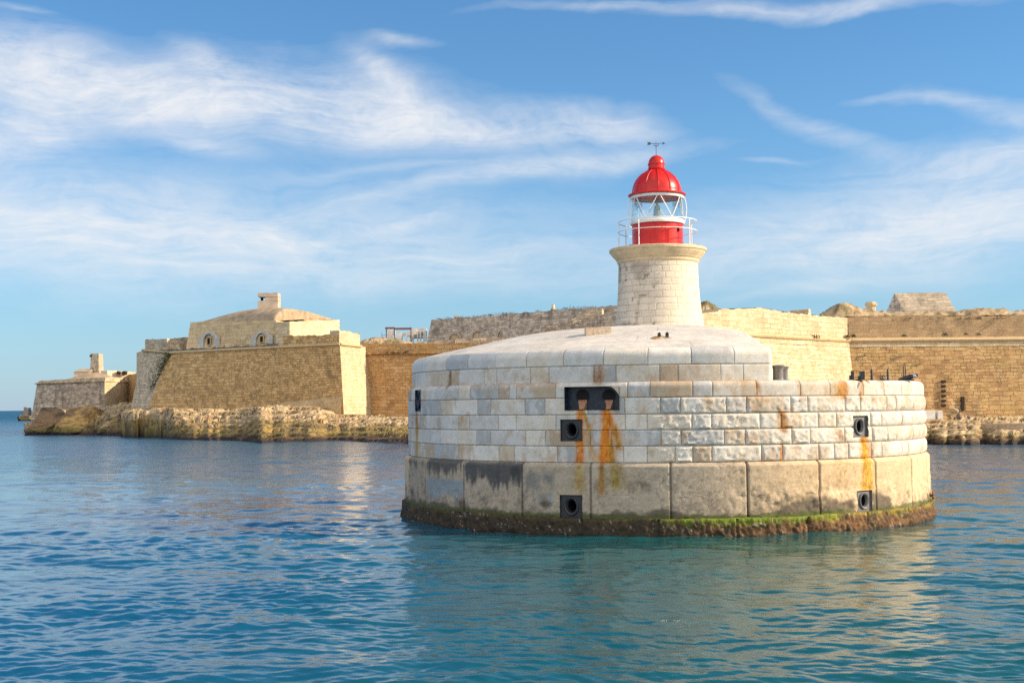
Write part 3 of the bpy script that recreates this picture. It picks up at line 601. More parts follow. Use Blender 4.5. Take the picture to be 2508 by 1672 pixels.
for xq in (495, 683):
    tt, zz = on_circle(*zB(xq, 492), RW); u0 = (tt - tm_) * RW
    mb = MB(); ring = lambda r, w, dz=0: np.array([f(u0 + r * cos(q), zz + dz + r * sin(q), w) for q in np.linspace(0, 2 * pi, 28, endpoint=False)])
    mb.grid(np.stack([ring(.30, -.40), ring(.24, -.60), ring(.18, -1.2)], 1), closed=True); mb.ngon(ring(.18, -1.2)); mb.ngon(ring(.27, -.405)); mb.build('pipe_mouth', M_BLACK, nich, smooth=True)
    mb = MB(); mb.add([f(u0 - .19, zz - .16, -.40), f(u0 + .19, zz - .16, -.40), f(u0 + .10, zz - .34, -.26), f(u0 - .06, zz - .34, -.26), f(u0 - .07, z0 + .03, -.12), f(u0 + .11, z0 + .03, -.12), f(u0 - .1, z0 + .01, -.41), f(u0 + .16, z0 + .01, -.41)],
        [[[0, 1, 2, 3], [3, 2, 5, 4], [0, 3, 4, 6], [1, 7, 5, 2], [4, 5, 7, 6]]]); mb.build('rusty_spout', mat_plain('rust_brown', (.34, .18, .11), .85, 0, .4, 14, bs=.4), nich)
# rusty eye bolt at the far right of the plinth
te, ze = on_circle(*zE(752, 1186), RP + .05); f = frame_at(1.19, RP); mb = MB()
mb.tube([f(.13 * cos(q), ze + .13 * sin(q), .14) for q in np.linspace(0, 2 * pi, 18, endpoint=False)], .045, 8, True); mb.tube([f(0, ze, -.1), f(0, ze, .16)], .06, 8); mb.build('eye_bolt', M_RUST, pier, smooth=True)

# ================================================================== lighthouse
LH = np.array([CX, CY, 0.0])
light = empty('lighthouse', (CX, CY, 8.7), 'small round stone lighthouse with a red domed lantern, on top of the breakwater head', 'lighthouse')
TP = np.array([[8.3, 2.30], [8.75, 2.25], [9.2, 2.18], [9.7, 2.10], [10.3, 2.035], [11, 1.99], [11.7, 1.965], [12.16, 1.955]])
zc = np.linspace(8.46, 12.16, 13); t_all = []
mb = MB(); rr_ = random.Random(5)
for i in range(12):
    a0 = rr_.random(); js = [a0]; 
    while js[-1] < a0 + 2 * pi - .25: js.append(js[-1] + rr_.choice([.17, .25, .33, .38]))
    js = js[:-1] + [a0 + 2 * pi]; js = np.array(js)
    tt = np.array(sorted(set(np.concatenate([js[:-1], js[:-1] + .005, js[:-1] + .012, js[1:] - .005, js[1:] - .012, np.linspace(a0, a0 + 2 * pi, 160)]))))
    k = np.clip(np.searchsorted(js, tt, side='right') - 1, 0, len(js) - 2); ds = np.minimum(tt - js[k], js[k + 1] - tt) * 2
    z = np.array([zc[i], zc[i] + .01, zc[i] + .025, zc[i] + .1, zc[i] + .2, zc[i + 1] - .025, zc[i + 1] - .01, zc[i + 1]])
    T, Z = np.meshgrid(tt, z, indexing='ij'); D = np.minimum(ds[:, None] + 0 * Z, np.minimum(Z - zc[i], zc[i + 1] - Z))
    R = np.interp(Z, TP[:, 0], TP[:, 1]) - .012 * (1 - sst(D, .003, .014)) + .008 * (vnoise(k * 3.3, i * 2.2, 0, 6)[:, None] - .5)
    tw = (T + pi) % (2 * pi) - pi; worn = 1 - sst(tw, -.35, .15)
    C = np.array((.66, .565, .45)) * (.86 + .26 * vnoise(k * 5.3 + .5, i * 3.1 + .5, 0, 9))[:, None, None] * np.ones(Z.shape + (1,))
    C = lerp(C, np.array((.68, .59, .46)), ((1 - worn) * .75)[..., None])
    n3 = fbm(tw * 5, Z * 2.2, 0, 5, 81); 
    C = lerp(C, np.array((.30, .245, .19)), (worn * .6 * sst(n3 + .14 * sst(Z, 10.3, 12.2), .60, .74))[..., None])
    C = lerp(C, np.array((.17, .14, .11)), (worn * .8 * sst(fbm(tw * 9, Z * 5, 3, 4, 82) + .08 * sst(Z, 11, 12.1), .70, .78))[..., None])
    C = C * lerp(1, .60, (1 - sst(D, .003, .014)) * (.35 + .65 * worn))[..., None]
    mb.grid(np.stack([CX + R * np.sin(T), CY - R * np.cos(T), Z], -1), C)
mb.build('stone_tower', M_PIER, light, smooth=True)
M_CORN = mat_plain('cornice_stone', (0.58, 0.455, 0.29), 0.85, 0, .25, 2.2, bs=.3)
mb = MB(); mb.lathe([(1.96, 12.10), (2.02, 12.16), (2.03, 12.28), (2.07, 12.30), (2.10, 12.36), (2.20, 12.46), (2.30, 12.58), (2.335, 12.64), (2.345, 12.68), (2.40, 12.70), (2.41, 12.74), (2.41, 12.82), (2.37, 12.85), (1.0, 12.87)], LH, 96)
mb.build('cornice', M_CORN, light, smooth=True)
mb = MB(); mb.lathe([(1.27, 12.86), (1.27, 12.93), (1.24, 12.94), (1.24, 14.02), (1.27, 14.03), (1.27, 14.07), (.9, 14.08)], LH, 72); drum = mb.build('lantern_drum', M_RED, light, smooth=True)
for q in range(10):
    mb = MB(); a = q * 2 * pi / 10 + .22; mb.tube([LH + (1.245 * sin(a), -1.245 * cos(a), 12.95), LH + (1.245 * sin(a), -1.245 * cos(a), 14.01)], .008, 6); mb.build('drum_seam', M_RED, drum)
mb = MB(); mb.box((-.05, -.04, -.12), (.05, .03, .12), lambda p: LH + (1.27 * sin(.82) + p[0], -1.27 * cos(.82) + p[1], 13.74 + p[2])); mb.build('door_latch', M_BLACK, drum)
mb = MB(); mb.lathe([(1.20, 14.06), (1.33, 14.07), (1.34, 14.10), (1.34, 14.19), (1.29, 14.21), (1.29, 14.27), (1.20, 14.27)], LH, 72, False); mb.build('lower_glazing_ring', M_WHITE, light, smooth=True)
mb = MB(); mb.lathe([(1.2, 15.36), (1.30, 15.36), (1.32, 15.40), (1.32, 15.49), (1.2, 15.5)], LH, 72, False); mb.build('upper_glazing_ring', M_WHITE, light, smooth=True)
mb = MB(); mb.lathe([(1.24, 14.24), (1.24, 15.40)], LH, 24, False); gl = mb.build('lantern_glass', M_GLASS, light)
mb = MB(); P6 = lambda a, z, r=1.26: LH + (r * sin(a), -r * cos(a), z)
for q in range(6):
    a = q * pi / 3 - .04
    for sg in (-1, 1):
        mb.tube([P6(a + sg * pi / 6 * s_ + sg * .03, 15.42 - 1.18 * s_) for s_ in np.linspace(0, 1, 9)], .024, 6)
mb.build('glazing_bars', M_WHITE, light, smooth=True)
mb = MB(); rs = np.random.default_rng(3)
prof = []
zz = 14.1
for rj, hj in [(.16, .12), (.10, .06), (.19, .05), (.10, .05), (.24, .04), (.15, .06), (.26, .03), (.17, .08), (.21, .03), (.16, .07), (.20, .03), (.15, .07), (.19, .03), (.13, .07), (.17, .03), (.12, .06), (.15, .03), (.07, .15), (.04, .3)]:
    prof += [(rj, zz), (rj, zz + hj)]; zz += hj
mb.lathe(prof, LH, 24); mb.build('lamp_lens', mat_plain('lens_grey', (.32, .38, .38), .2, .3, .2, 8), light)
mb = MB(); mb.lathe([(0.0, 14.09), (1.2, 14.08)], LH, 48, False); mb.build('lantern_floor', M_WHITE, light)
dm = [(1.20, 15.50), (1.40, 15.50), (1.435, 15.53), (1.435, 15.57), (1.38, 15.60), (1.22, 15.61), (1.20, 15.66)] + [(1.20 * cos(q), 15.66 + 1.19 * sin(q)) for q in np.linspace(.05, 1.22, 18)] + [(.42, 16.82), (.44, 16.86), (.405, 16.88)]
mb = MB(); mb.lathe(dm, LH, 96, False); mb.lathe([(1.2, 15.505), (.9, 15.55), (0, 15.62)], LH, 48, False); dome = mb.build('dome', M_RED, light, smooth=True)
for q in range(12):
    mb = MB(); a = q * pi / 6 - .05; mb.tube([LH + (1.212 * cos(e) * sin(a), -1.212 * cos(e) * cos(a), 15.66 + 1.20 * sin(e)) for e in np.linspace(0, 1.22, 14)], .024, 6); mb.build('dome_rib', M_RED, dome, smooth=True)
mb = MB(); mb.lathe([(.405, 16.86), (.405, 17.06), (.43, 17.08), (.43, 17.12), (.40, 17.14)] + [(.395 * cos(q), 17.14 + .41 * sin(q)) for q in np.linspace(.08, 1.5, 12)] + [(.03, 17.55)], LH, 48); mb.build('ventilator', M_RED, light, smooth=True)
M_VANE = mat_plain('vane_iron', (.11, .12, .14), .5, .3)
vane = MB(); vane.tube([LH + (0, 0, 17.5), LH + (0, 0, 18.22)], .016, 8); vz = 18.15
vane.tube([LH + (-.42, 0, vz), LH + (.44, 0, vz)], .014, 6)
vane.tube([LH + (.125 * cos(q), 0, vz - .01 + .125 * sin(q)) for q in np.linspace(-pi, 0, 14)], .018, 6)
def plate(mb, pts, th_=.02):
    n = len(pts); v = [LH + (x, -th_ / 2, z_) for x, z_ in pts] + [LH + (x, th_ / 2, z_) for x, z_ in pts]
    mb.add(v, [np.arange(n)[None], np.arange(n, 2 * n)[None], [[i, (i + 1) % n, n + (i + 1) % n, n + i] for i in range(n)]])
plate(vane, [(.47, vz), (.31, vz + .07), (.34, vz), (.31, vz - .07)]); plate(vane, [(-.25, vz + .02), (-.28, vz + .065), (-.45, vz + .075), (-.40, vz), (-.45, vz - .075), (-.28, vz - .065), (-.25, vz - .02)])
vane.build('weather_vane', M_VANE, light)
rail = MB(); cir = np.linspace(0, 2 * pi, 72, endpoint=False)
rail.tube([LH + (1.93 * sin(q), -1.93 * cos(q), 14.20) for q in cir], .024, 8, True); rail.tube([LH + (1.95 * sin(q), -1.95 * cos(q), 13.70) for q in cir], .019, 8, True)
rl = rail.build('gallery_railing', M_WHITE, light, smooth=True)
for q in range(6):
    a = [-.60, .82, 1.95, 2.85, -2.3, -1.95 + .2][q]
    if q == 4: a = -2.28
    if q == 5: a = -1.55
    p = MB(); p.tube([LH + (1.93 * sin(a), -1.93 * cos(a), 12.85), LH + (1.93 * sin(a), -1.93 * cos(a), 14.21)], .026, 8); p.build('rail_post', M_WHITE, rl, smooth=True)
for sx in (-1, 1):
    g = MB(); g.tube([LH + (sx * (1.34 + .10 * sin(s_ * pi)), -.12, 15.45 - 1.27 * s_) for s_ in np.linspace(0, 1, 14)], .026, 8); g.build('grab_bar', M_WHITE, light, smooth=True)
for a in (-.25, .45, -.75, .95):
    lg = MB(); lg.box((-.09, -.06, 0), (.09, .06, .05), lambda p, a=a: LH + (2.15 * sin(a) + p[0], -2.15 * cos(a) + p[1], 12.85 + p[2])); lg.build('gallery_fitting', M_BLACK, light)

# ================================================================== loose things on the pier
def on_roof(px, py):
    d = ray(px, py); o = np.array([0, 0, CAM_H]); lo, hi = 48, CY
    for k in range(400):
        s_ = lo + (hi - lo) * k / 400; p = o + d * s_
        if p[2] <= roof_z(p[0], p[1]) and np.hypot(p[0] - CX, p[1] - CY) < RU - .3: return p
    return o + d * 56
bp = on_roof(1434.5, 823.0); bq = on_roof(1497, 816.5); u = bq - bp; L = float(np.linalg.norm(u[:2])); u = u / L; nrm = np.array([-u[1], u[0], 0])
mb = MB(); top = bp[2] + .385
v = [bp - (0, 0, .2), bq - (0, 0, .2), bq + nrm * .55 - (0, 0, .1), bp + nrm * .55 - (0, 0, .1)]
mb.add(v + [np.array([q[0], q[1], top]) for q in v], [[[0, 1, 2, 3], [4, 5, 6, 7]], [[i, (i + 1) % 4, 4 + (i + 1) % 4, 4 + i] for i in range(4)]])
o = mb.build('stone_block', mat_plain('speckled_block', (.52, .40, .28), .9, 0, .45, 14, bs=.5), None, bevel=.015); tag(o, 'long rectangular stone block lying on the domed roof left of the lighthouse', 'stone block')
lp = on_roof(1617, 829.5); lug = empty('mooring_lugs', lp, 'pair of upright iron lugs on a rusty broken patch of the domed roof', 'iron lugs')
mb = MB(); t = np.linspace(0, 2 * pi, 40, endpoint=False); r = np.linspace(0, 1, 8)
T, Rr = np.meshgrid(t, r, indexing='ij'); nn = fbm(np.cos(T) * 2, np.sin(T) * 2, Rr, 3, 91)
X = lp[0] + Rr * .55 * np.cos(T) * (.7 + .5 * nn); Y = lp[1] + .15 + Rr * .42 * np.sin(T) * (.7 + .5 * nn); Zc = roof_z(X, Y) + .075 * (1 - Rr ** 2) * (.4 + 1.2 * fbm(X * 8, Y * 8, 0, 3, 92)) - .01
mb.grid(np.stack([X, Y, Zc], -1), lerp(np.array((.42, .34, .24)), np.array((.45, .20, .03)), sst(fbm(X * 4, Y * 4, 0, 3, 93), .45, .6)[..., None]), closed=True); mb.build('broken_bed', M_RUBBLE, lug)
for dx in (-.03, .30):
    c0 = np.array([lp[0] + dx, lp[1] + .1, roof_z(lp[0] + dx, lp[1] + .1)]); mb = MB(); hh = []
    for s_ in (-.03, .03):
        hh.append([c0 + (x, s_ * 1.6, z_) for x, z_ in [(-.065, 0), (-.065, .19), (-.045, .235), (0, .255), (.045, .235), (.065, .19), (.065, 0)]])
    n = 7; mb.add(hh[0] + hh[1], [np.arange(7)[None], np.arange(7, 14)[None], [[i, (i + 1) % n, n + (i + 1) % n, n + i] for i in range(n)]]); lgm = mb.build('lug', M_IRON, lug)
    mb = MB(); mb.tube([c0 + (.03, -.062, .16), c0 + (.03, -.04, .16)], .03, 10); mb.build('pin_hole', M_BLACK, lgm)

def deck_pt(px, R=12.2):
    t_, _ = on_circle(px, 927, R); return np.array([CX + R * sin(t_), CY - R * cos(t_), ZD])
def bollard(px, Y, r, h, hat, label):
    d = ray(px, 927); X = d[0] / d[1] * Y; c = np.array([X, Y, ZD]); o = empty('mooring_bollard', c, label, 'bollard')
    mb = MB(); mb.lathe([(r * 1.15, .03), (r * 1.02, .07), (r, .12), (r * .97, h * .55), (r * .98, h * .72), (r * 1.06, h * .80)], c, 36); mb.build('shaft', M_GREYIRON, o, smooth=True)
    mb = MB(); mb.lathe([(r * 1.02, h * .78), (hat * .86, h * .86), (hat, h * .91), (hat, h * .95), (hat * .9, h * .985), (hat * .5, h)], c, 36); mb.build('cap', M_GREYIRON, o, smooth=True)
    mb = MB(); mb.box((-r * 1.5, -r * 1.4, 0), (r * 1.9, r * 1.4, .035), lambda p: c + p); mb.build('base_plate', M_IRON, o); return o
bollard(1906, 53.3, .215, .66, .275, 'larger grey iron mooring bollard beside the right end of the upper wall')
bollard(1922.5, 55.2, .135, .66, .19, 'smaller grey iron bollard behind the larger one at the end of the upper wall')
PX = 12.25 and 0.0168
def post(px, h, r, name, label, cat, thread=False, group=None):
    c = deck_pt(px); mb = MB()
    if thread:
        pr = []
        for q in np.arange(0, h, .045): pr += [(r, q), (r * 1.35, q + .015), (r, q + .03)]
        mb.lathe(pr + [(r * .6, h)], c, 12)
    else: mb.lathe([(r * 1.5, 0), (r * 1.5, .03), (r, .04), (r, h * .84), (r * .55, h * .95), (r * .2, h)], c, 16)
    o = mb.build(name, M_IRON, None, smooth=True); tag(o, label, cat, group); return o
post(2135.3, .475, .047, 'iron_post', 'shorter pointed iron post between the square frame and the low shackle', 'post', group='pointed iron posts on the pier deck')
post(2174.6, .50, .045, 'iron_post', 'pointed iron post just right of the low shackle', 'post', group='pointed iron posts on the pier deck')
tw = empty('threaded_rods', deck_pt(2215.5, 12.0), 'two thin tall threaded iron rods standing close together behind the black fitting', 'iron rods')
for dx in (-.042, .042):
    c = deck_pt(2215.5, 12.0) + (dx, 0, 0); pr = []
    for q in np.arange(0, .66, .045): pr += [(.018, q), (.027, q + .015), (.018, q + .03)]
    mb = MB(); mb.lathe(pr + [(.012, .68)], c, 10); mb.build('rod', M_IRON, tw)
c = deck_pt(2100, 12.2); fr = empty('mooring_stand', c, 'dark square iron frame with a rusty top bar above the rust stained coping', 'iron frame')
B = lambda nm, lo, hi, mt=M_IRON: (lambda q: (q.box(lo, hi, lambda p: c + p), q.build(nm, mt, fr, bevel=.006)))(MB())
B('upright', (-.265, -.06, 0), (-.155, .06, .385)); B('upright', (.10, -.10, 0), (.285, .10, .365)); B('top_bar', (-.155, -.025, .345), (.10, .025, .385), M_RUST); B('base_plate', (-.37, -.13, 0), (.33, .13, .028)); B('lug', (-.335, -.05, .028), (-.265, .05, .20)); B('brace', (.02, -.07, .028), (.10, .07, .17))
mb = MB()
for q in range(7):
    a = random.uniform(-.5, .5); mb.tube([c + (.22 + .03 * q, -.2, .02), c + (.25 + .02 * q + a * .05, -.26, .0), c + (.27 + .02 * q + a * .05, -.36, -.06 - .015 * q)], .009, 5)
mb.build('frayed_strands', M_RUST, fr)
c = deck_pt(2161.5); sh = empty('shackle', c, 'low iron shackle of two rings on the deck between the pointed posts', 'shackle'); 
for dx in (-.055, .065):
    mb = MB(); mb.tube([c + (dx + .012 * sin(q), .02 + .075 * sin(q), .10 + .085 * cos(q)) if False else c + (dx + .055 * sin(q), .03 * sin(q * 1), .115 + .085 * cos(q)) for q in np.linspace(0, 2 * pi, 20, endpoint=False)], .024, 8, True); mb.build('ring', M_IRON, sh, smooth=True)
mb = MB(); mb.box((-.2, -.08, 0), (.14, .08, .028), lambda p: c + p); mb.build('base_plate', M_IRON, sh, bevel=.006)
c = deck_pt(2226, 12.3); hk = empty('mooring_hook', c, 'black tapered iron fitting with a pale rounded head at the right end of the coping', 'iron fitting')
xs = np.linspace(0, 1, 22); hx = -.46 + .84 * xs; hr = np.interp(xs, [0, .08, .3, .5, .7, .82, .92, 1], [.03, .055, .085, .105, .10, .085, .075, .02]); hz = np.interp(xs, [0, .3, .6, .85, 1], [.055, .10, .16, .21, .22])
mb = MB(); P = np.stack([c[0] + hx, c[1] + 0 * hx, c[2] + hz], -1); mb.tube(P, hr, 14); mb.build('body', M_IRON, hk, smooth=True)
mb = MB(); mb.tube([c + (.12, -.03, .185), c + (.17, -.045, .19), c + (.26, -.05, .20), c + (.31, -.04, .21)], [.02, .075, .08, .03], 12); mb.build('pale_head', mat_plain('worn_paint', (.36, .38, .42), .5, 0, .3, 12), hk, smooth=True)
mb = MB(); mb.tube([c + (.30, 0, .23), c + (.36, 0, .235), c + (.41, 0, .195)], [.085, .075, .012], 10); mb.build('nose', M_IRON, hk, smooth=True)
mb = MB(); mb.box((-.45, -.12, 0), (.2, .12, .06), lambda p: c + p); mb.tube([c + (.1, -.09, .05), c + (.08, -.1, .22), c + (.02, -.06, .27)], .018, 6); mb.build('bracket', M_IRON, hk)

#@@FORT
# ================================================================== the sea
def wave_field():
    g = np.random.default_rng(12); comps = []
    for lam in np.geomspace(0.22, 11.0, 92):
        d = radians(248) + g.normal(0, .62 if lam < 4 else .38); kk = 2 * pi / lam
        st = 0.024 if lam < 0.8 else 0.019 if lam < 1.4 else 0.0115 if lam < 3.2 else 0.009 if lam < 7 else .004
        comps.append((kk * cos(d), kk * sin(d), st * lam / (2 * pi) * 1.25 * g.uniform(.6, 1.4), g.uniform(0, 2 * pi), lam))
    return comps
WAVES = wave_field()
def sea_z(X, Y, step):
    Z = np.zeros_like(X); gust = .55 + .9 * fbm(X / 17, Y / 17, 0, 3, 101); gust2 = .4 + 1.2 * fbm(X / 5, Y / 5, 4, 2, 102)
    wx = X + .5 * (fbm(X / 6, Y / 6, 1, 2, 103) - .5) * 4; wy = Y + .5 * (fbm(X / 6, Y / 6, 2, 2, 104) - .5) * 4
    lee = lerp(1.0, .62, sst(X, -7, 1) * (1 - sst(Y, 56, 75)) * (1 - sst(X, 19, 27)))          # smoother water in the lee of the pier
    for kx, ky, a, ph, lam in WAVES:
        w = sst(lam / step, 1.8, 3.4)
        if w.max() <= 0: continue
        q = np.sin(kx * wx + ky * wy + ph); Z += a * w * (lee if lam < 1.3 else .45 + .55 * lee) * (gust if lam > 2 else gust2 * gust) * (q + .30 * (.5 - q * q) if lam > .8 else q)
    return Z
r = [9.0]
while r[-1] < 420: r.append(r[-1] + max(.028, .5 * r[-1] ** 2 / (CAM_H * 1280)) if r[-1] > 22 else r[-1] + .12)
r = np.array(r + list(np.geomspace(440, 30000, 26))); 
a = np.concatenate([np.linspace(-pi, -.62, 60), np.linspace(-.60, -.43, 40), np.linspace(-.425, .425, 900), np.linspace(.43, .60, 40), np.linspace(.62, pi, 60)])
A, Rr = np.meshgrid(a, r, indexing='ij'); X, Y = Rr * np.sin(A), Rr * np.cos(A)
dr = np.gradient(r)[None] + 0 * A; da = np.gradient(a)[:, None] * Rr; step = np.maximum(dr * .8, da)
Z = np.zeros_like(X); near = r < 430; Z[:, near] = sea_z(X[:, near], Y[:, near], step[:, near])
mb = MB(); mb.grid(np.stack([X, Y, Z - .03], -1)); q = np.linspace(-pi, pi, 60)[:-1]; mb.ngon([(9 * sin(t), 9 * cos(t), 0) for t in q])
o = mb.build('sea', M_WATER, None, smooth='all'); tag(o, 'rippled blue and green harbour water', 'sea', kind='structure')

# ================================================================== the fort on the headland
z3 = lambda x, y: (1700 + x / 2.911, 680 + y / 2.911)
z4 = lambda x, y: (x / 3.646, 680 + y / 3.646)
z5 = lambda x, y: (300 + x / 3.267, 680 + y / 3.267)
z6 = lambda x, y: (900 + x / 3.675, 700 + y / 3.675)
def wall_patch(mb, b0, b1, t0, t1, seed, step=.45, amp=.10, rag=0.0, bow=0.0, u0=0.0):
    b0, b1, t0, t1 = [np.array(q, float) for q in (b0, b1, t0, t1)]
    L = np.linalg.norm(b1 - b0); H = max(np.linalg.norm(t0 - b0), np.linalg.norm(t1 - b1)); nu = max(2, int(L / step) + 1); nv = max(2, int(H / step) + 1)
    U, V = np.meshgrid(np.linspace(0, 1, nu), np.linspace(0, 1, nv), indexing='ij')
    P = (b0 * (1 - U)[..., None] + b1 * U[..., None]) * (1 - V)[..., None] + (t0 * (1 - U)[..., None] + t1 * U[..., None]) * V[..., None]
    n = np.cross(b1 - b0, t0 - b0); n /= np.linalg.norm(n); edge = np.minimum(np.minimum(U, 1 - U) * L, 1)
    d = amp * (fbm(P[..., 0] * .8, P[..., 1] * .8, P[..., 2] * .9, 4, seed) - .5) * 2
    if rag: P[..., 2] += sst(V, .80, 1) * rag * ((fbm(U * L * .9, 0 * U, seed, 4, seed + 1, .65) - .62) * 2)
    P = P + (d * np.clip(edge * 2, .0, 1))[..., None] * n
    mb.grid(P, None, np.stack([u0 + U * L, P[..., 2]], -1)); return u0 + L
def solid(name, base, top, mat, parent=None, rag=0.0, amp=.10, seed=1, step=.45, cap=True, closed=True):
    mb = MB(); n = len(base); u = seed * 3.7
    for i in range(n if closed else n - 1):
        j = (i + 1) % n; u = wall_patch(mb, base[i], base[j], top[i], top[j], seed + i, step, amp, rag, 0, u)
    if cap:
        tp = np.array(top, float) - (0, 0, .03 + .5 * rag); mb.add(tp, [np.arange(n)[None]], None, tp[:, :2])
    return mb.build(name, mat, parent, smooth='all')
def off(p, dx=0, dy=0, dz=0): return np.array(p) + np.array([dx, dy, dz])
def setz(p, z): return np.array([p[0], p[1], z])
def bar(name, a, b, w, h, mat, parent, mbx=None):        # string course along a wall edge
    a = np.array(a); b = np.array(b); mb = mbx or MB(); mb.tube([a + (b - a) * s_ for s_ in np.linspace(0, 1, 12)], w, 8)
    return mb.build(name, mat, parent, smooth=True) if mbx is None else None
def tuft(p, r, seed, parent=None):
    g = np.random.default_rng(seed); mb = MB(); N = 70
    for i in range(N):
        d = g.normal(0, 1, 3); d /= np.linalg.norm(d); d[2] = abs(d[2]) * .8 - .1; c = np.array(p) + d * r * g.uniform(.3, 1); s_ = r * .22
        e1 = g.normal(0, 1, 3); e1 /= np.linalg.norm(e1); e2 = np.cross(e1, g.normal(0, 1, 3)); e2 /= np.linalg.norm(e2)
        mb.add([c - e1 * s_, c + e2 * s_ * .5, c + e1 * s_, c - e2 * s_ * .5], [[[0, 1, 2, 3]]])
    return mb.build('shrub', M_LEAF)

# ---- main bastion
YR, YL, YP, YF = 236.0, 262.0, 272.0, 244.0
bast = empty('bastion', (*at(590, 1000, 250)[:2], 4), 'large tan bastion with sloping walls and an arched casemate on top', 'fort bastion')
BR, TR = at(*z5(1775, 985), YR), at(*z5(1740, 535), YR)
BL, TL = at(*z5(165, 1045), YL), at(*z5(360, 600), YL)
BPp, TPp = at(*z5(38, 1085), YP), at(*z5(165, 583), YP)
BF, TF = at(*z5(1980, 1085), YF), at(*z5(1905, 550), YF)
for q in (BR, BL, BPp, BF): q[2] = min(q[2], 3.5) - 1.5
back = [off(BF, 4, 20), off(BPp, -1, 10)]; backt = [setz(back[0], TF[2]), setz(back[1], TPp[2])]
zm = lambda t_: TL + (TR - TL) * t_
mb = MB(); u = 0
u = wall_patch(mb, BL, BR, TL, TR, 3, .4, .16, 0, 0, 0); mb.build('front_wall', M_TAN, bast, smooth='all')
mb = MB(); wall_patch(mb, BPp, BL, TPp, TL, 5, .4, .12); mb.build('prow_wall', M_PALE, bast, smooth='all')
mb = MB(); wall_patch(mb, BR, BF, TR, TF, 6, .4, .12); mb.build('flank_wall', M_SUNNY, bast, smooth='all'); mb = MB(); wall_patch(mb, BF, back[0], TF, backt[0], 7, 1.0); wall_patch(mb, back[0], back[1], backt[0], backt[1], 7, 1.5); wall_patch(mb, back[1], BPp, backt[1], TPp, 8, 1.0); mb.build('rear_wall', M_SUNNY, bast)
mb = MB(); mb.ngon([TL, TR, TF, backt[0], backt[1], TPp]); mb.build('terrace', M_RUBBLE, bast)
# quoins and the mossy lip
for nm, p0, p1 in (('string_course', TL + (0, -.1, 0), TR + (0, -.1, .1)), ('string_course', TR + (0.1, -.1, .1), TF + (.2, -.1, 0)), ('string_course', TPp + (-.1, -.2, .1), TL + (0, -.2, .1))):
    bar(nm, p0, p1, .26, .2, M_DRESSED if nm else None, bast)
def para(name, pts, Ys, htop, mat, depth, seed, rag=.25, parent=bast, dirn=(0, 1)):
    """parapet: front foot points (pixels), top pixel heights, going back by depth"""
    f = [at(*p, y) for p, y in zip(pts, Ys)]; tps = [setz(q, at(*p, y)[2]) for q, p, y in zip(f, htop, Ys)]
    bk = [off(q, dirn[0] * depth, dirn[1] * depth) for q in reversed(f)]; bt = [off(q, dirn[0] * depth, dirn[1] * depth) for q in reversed(tps)]
    return solid(name, f + bk, tps + bt, mat, parent, rag, .06, seed)
# left merlon with lit return face, right parapet over the corner
para('parapet', [z5(180, 580), z5(355, 578)], [YP - .5, YL - .3], [z5(182, 490), z5(355, 487)], M_PALE, 3.2, 11, .2, dirn=(.6, .8))
f0 = at(*z5(357, 590), YL); f1 = at(*z5(540, 560), YL + 5); 
solid('parapet', [off(f0, 0, .1, -.5), off(f1, 0, 0, -.5), off(f1, -2, 4, -.5), off(f0, -2.5, 4, -.5)], [setz(f0, at(*z5(356, 486), YL)[2]), setz(f1, at(*z5(540, 474), YL + 5)[2]), setz(off(f1, -2, 4), at(*z5(540, 474), YL + 5)[2]), setz(off(f0, -2.5, 4), at(*z5(356, 486), YL)[2])], M_PALE, bast, .15, .06, 13)
para('parapet', [z5(1285, 548), z5(1733, 538)], [YL + (YR - YL) * .68, YR], [z5(1292, 462), z5(1731, 452)], M_TAN, 2.2, 15, .35)
q0, q1 = at(*z5(1736, 545), YR + .1), at(*z5(1900, 556), YF - .3); t0, t1 = setz(q0, at(*z5(1733, 418), YR)[2]), setz(q1, at(*z5(1945, 448), YF)[2])
solid('parapet', [q0, q1, off(q1, -2.5, 1), off(q0, -2.0, 1.8)], [t0, t1, off(t1, -2.5, 1), off(t0, -2.0, 1.8)], M_SUNNY, bast, .3, .06, 17)
mb = MB(); qa, qb = TL + (.3, .1, -.1), TL + (TR - TL) * .66 + (0, .1, -.1)
lipm = mat_masonry('mossy_lip', (.11, .095, .07), (.20, .17, .13), (.30, .26, .20), (.08, .07, .05), stain=(.05, .05, .035), stain_amt=.7)
solid('mossy_lip', [qa, qb, off(qb, 0, 1), off(qa, 0, 1)], [off(qa, 0, 0, .8), off(qb, 0, 0, .8), off(qb, 0, 1, .8), off(qa, 0, 1, .8)], lipm, bast, .35, .08, 19)
# natural rock showing under the masonry
mb = MB(); U = np.linspace(0, 1, 90); V = np.linspace(0, 1, 22); UU, VV = np.meshgrid(U, V, indexing='ij')
hgt = np.interp(UU, [0, .42, .52, .62, .8, 1], [.14, .12, .17, .24, .30, .36]) + .05 * (fbm(UU * 9, 0 * UU, 0, 4, 191) - .5); 
P = (BL + (BR - BL) * UU[..., None]); P = P + ((TL + (TR - TL) * UU[..., None]) - P) * (VV * hgt)[..., None]; nn = np.array([-.56, -.83, 0])
bul = .55 * (1 - VV ** 4) * (.7 + .9 * fbm(UU * 14, VV * 4, 0, 5, 192, .6)); P = P + nn * bul[..., None]
mb.grid(P, np.array((.52, .36, .19)) * (.75 + .5 * fbm(UU * 30, VV * 6, 0, 5, 193))[..., None]); mb.build('bedrock', M_RUBBLE, bast, smooth='all')
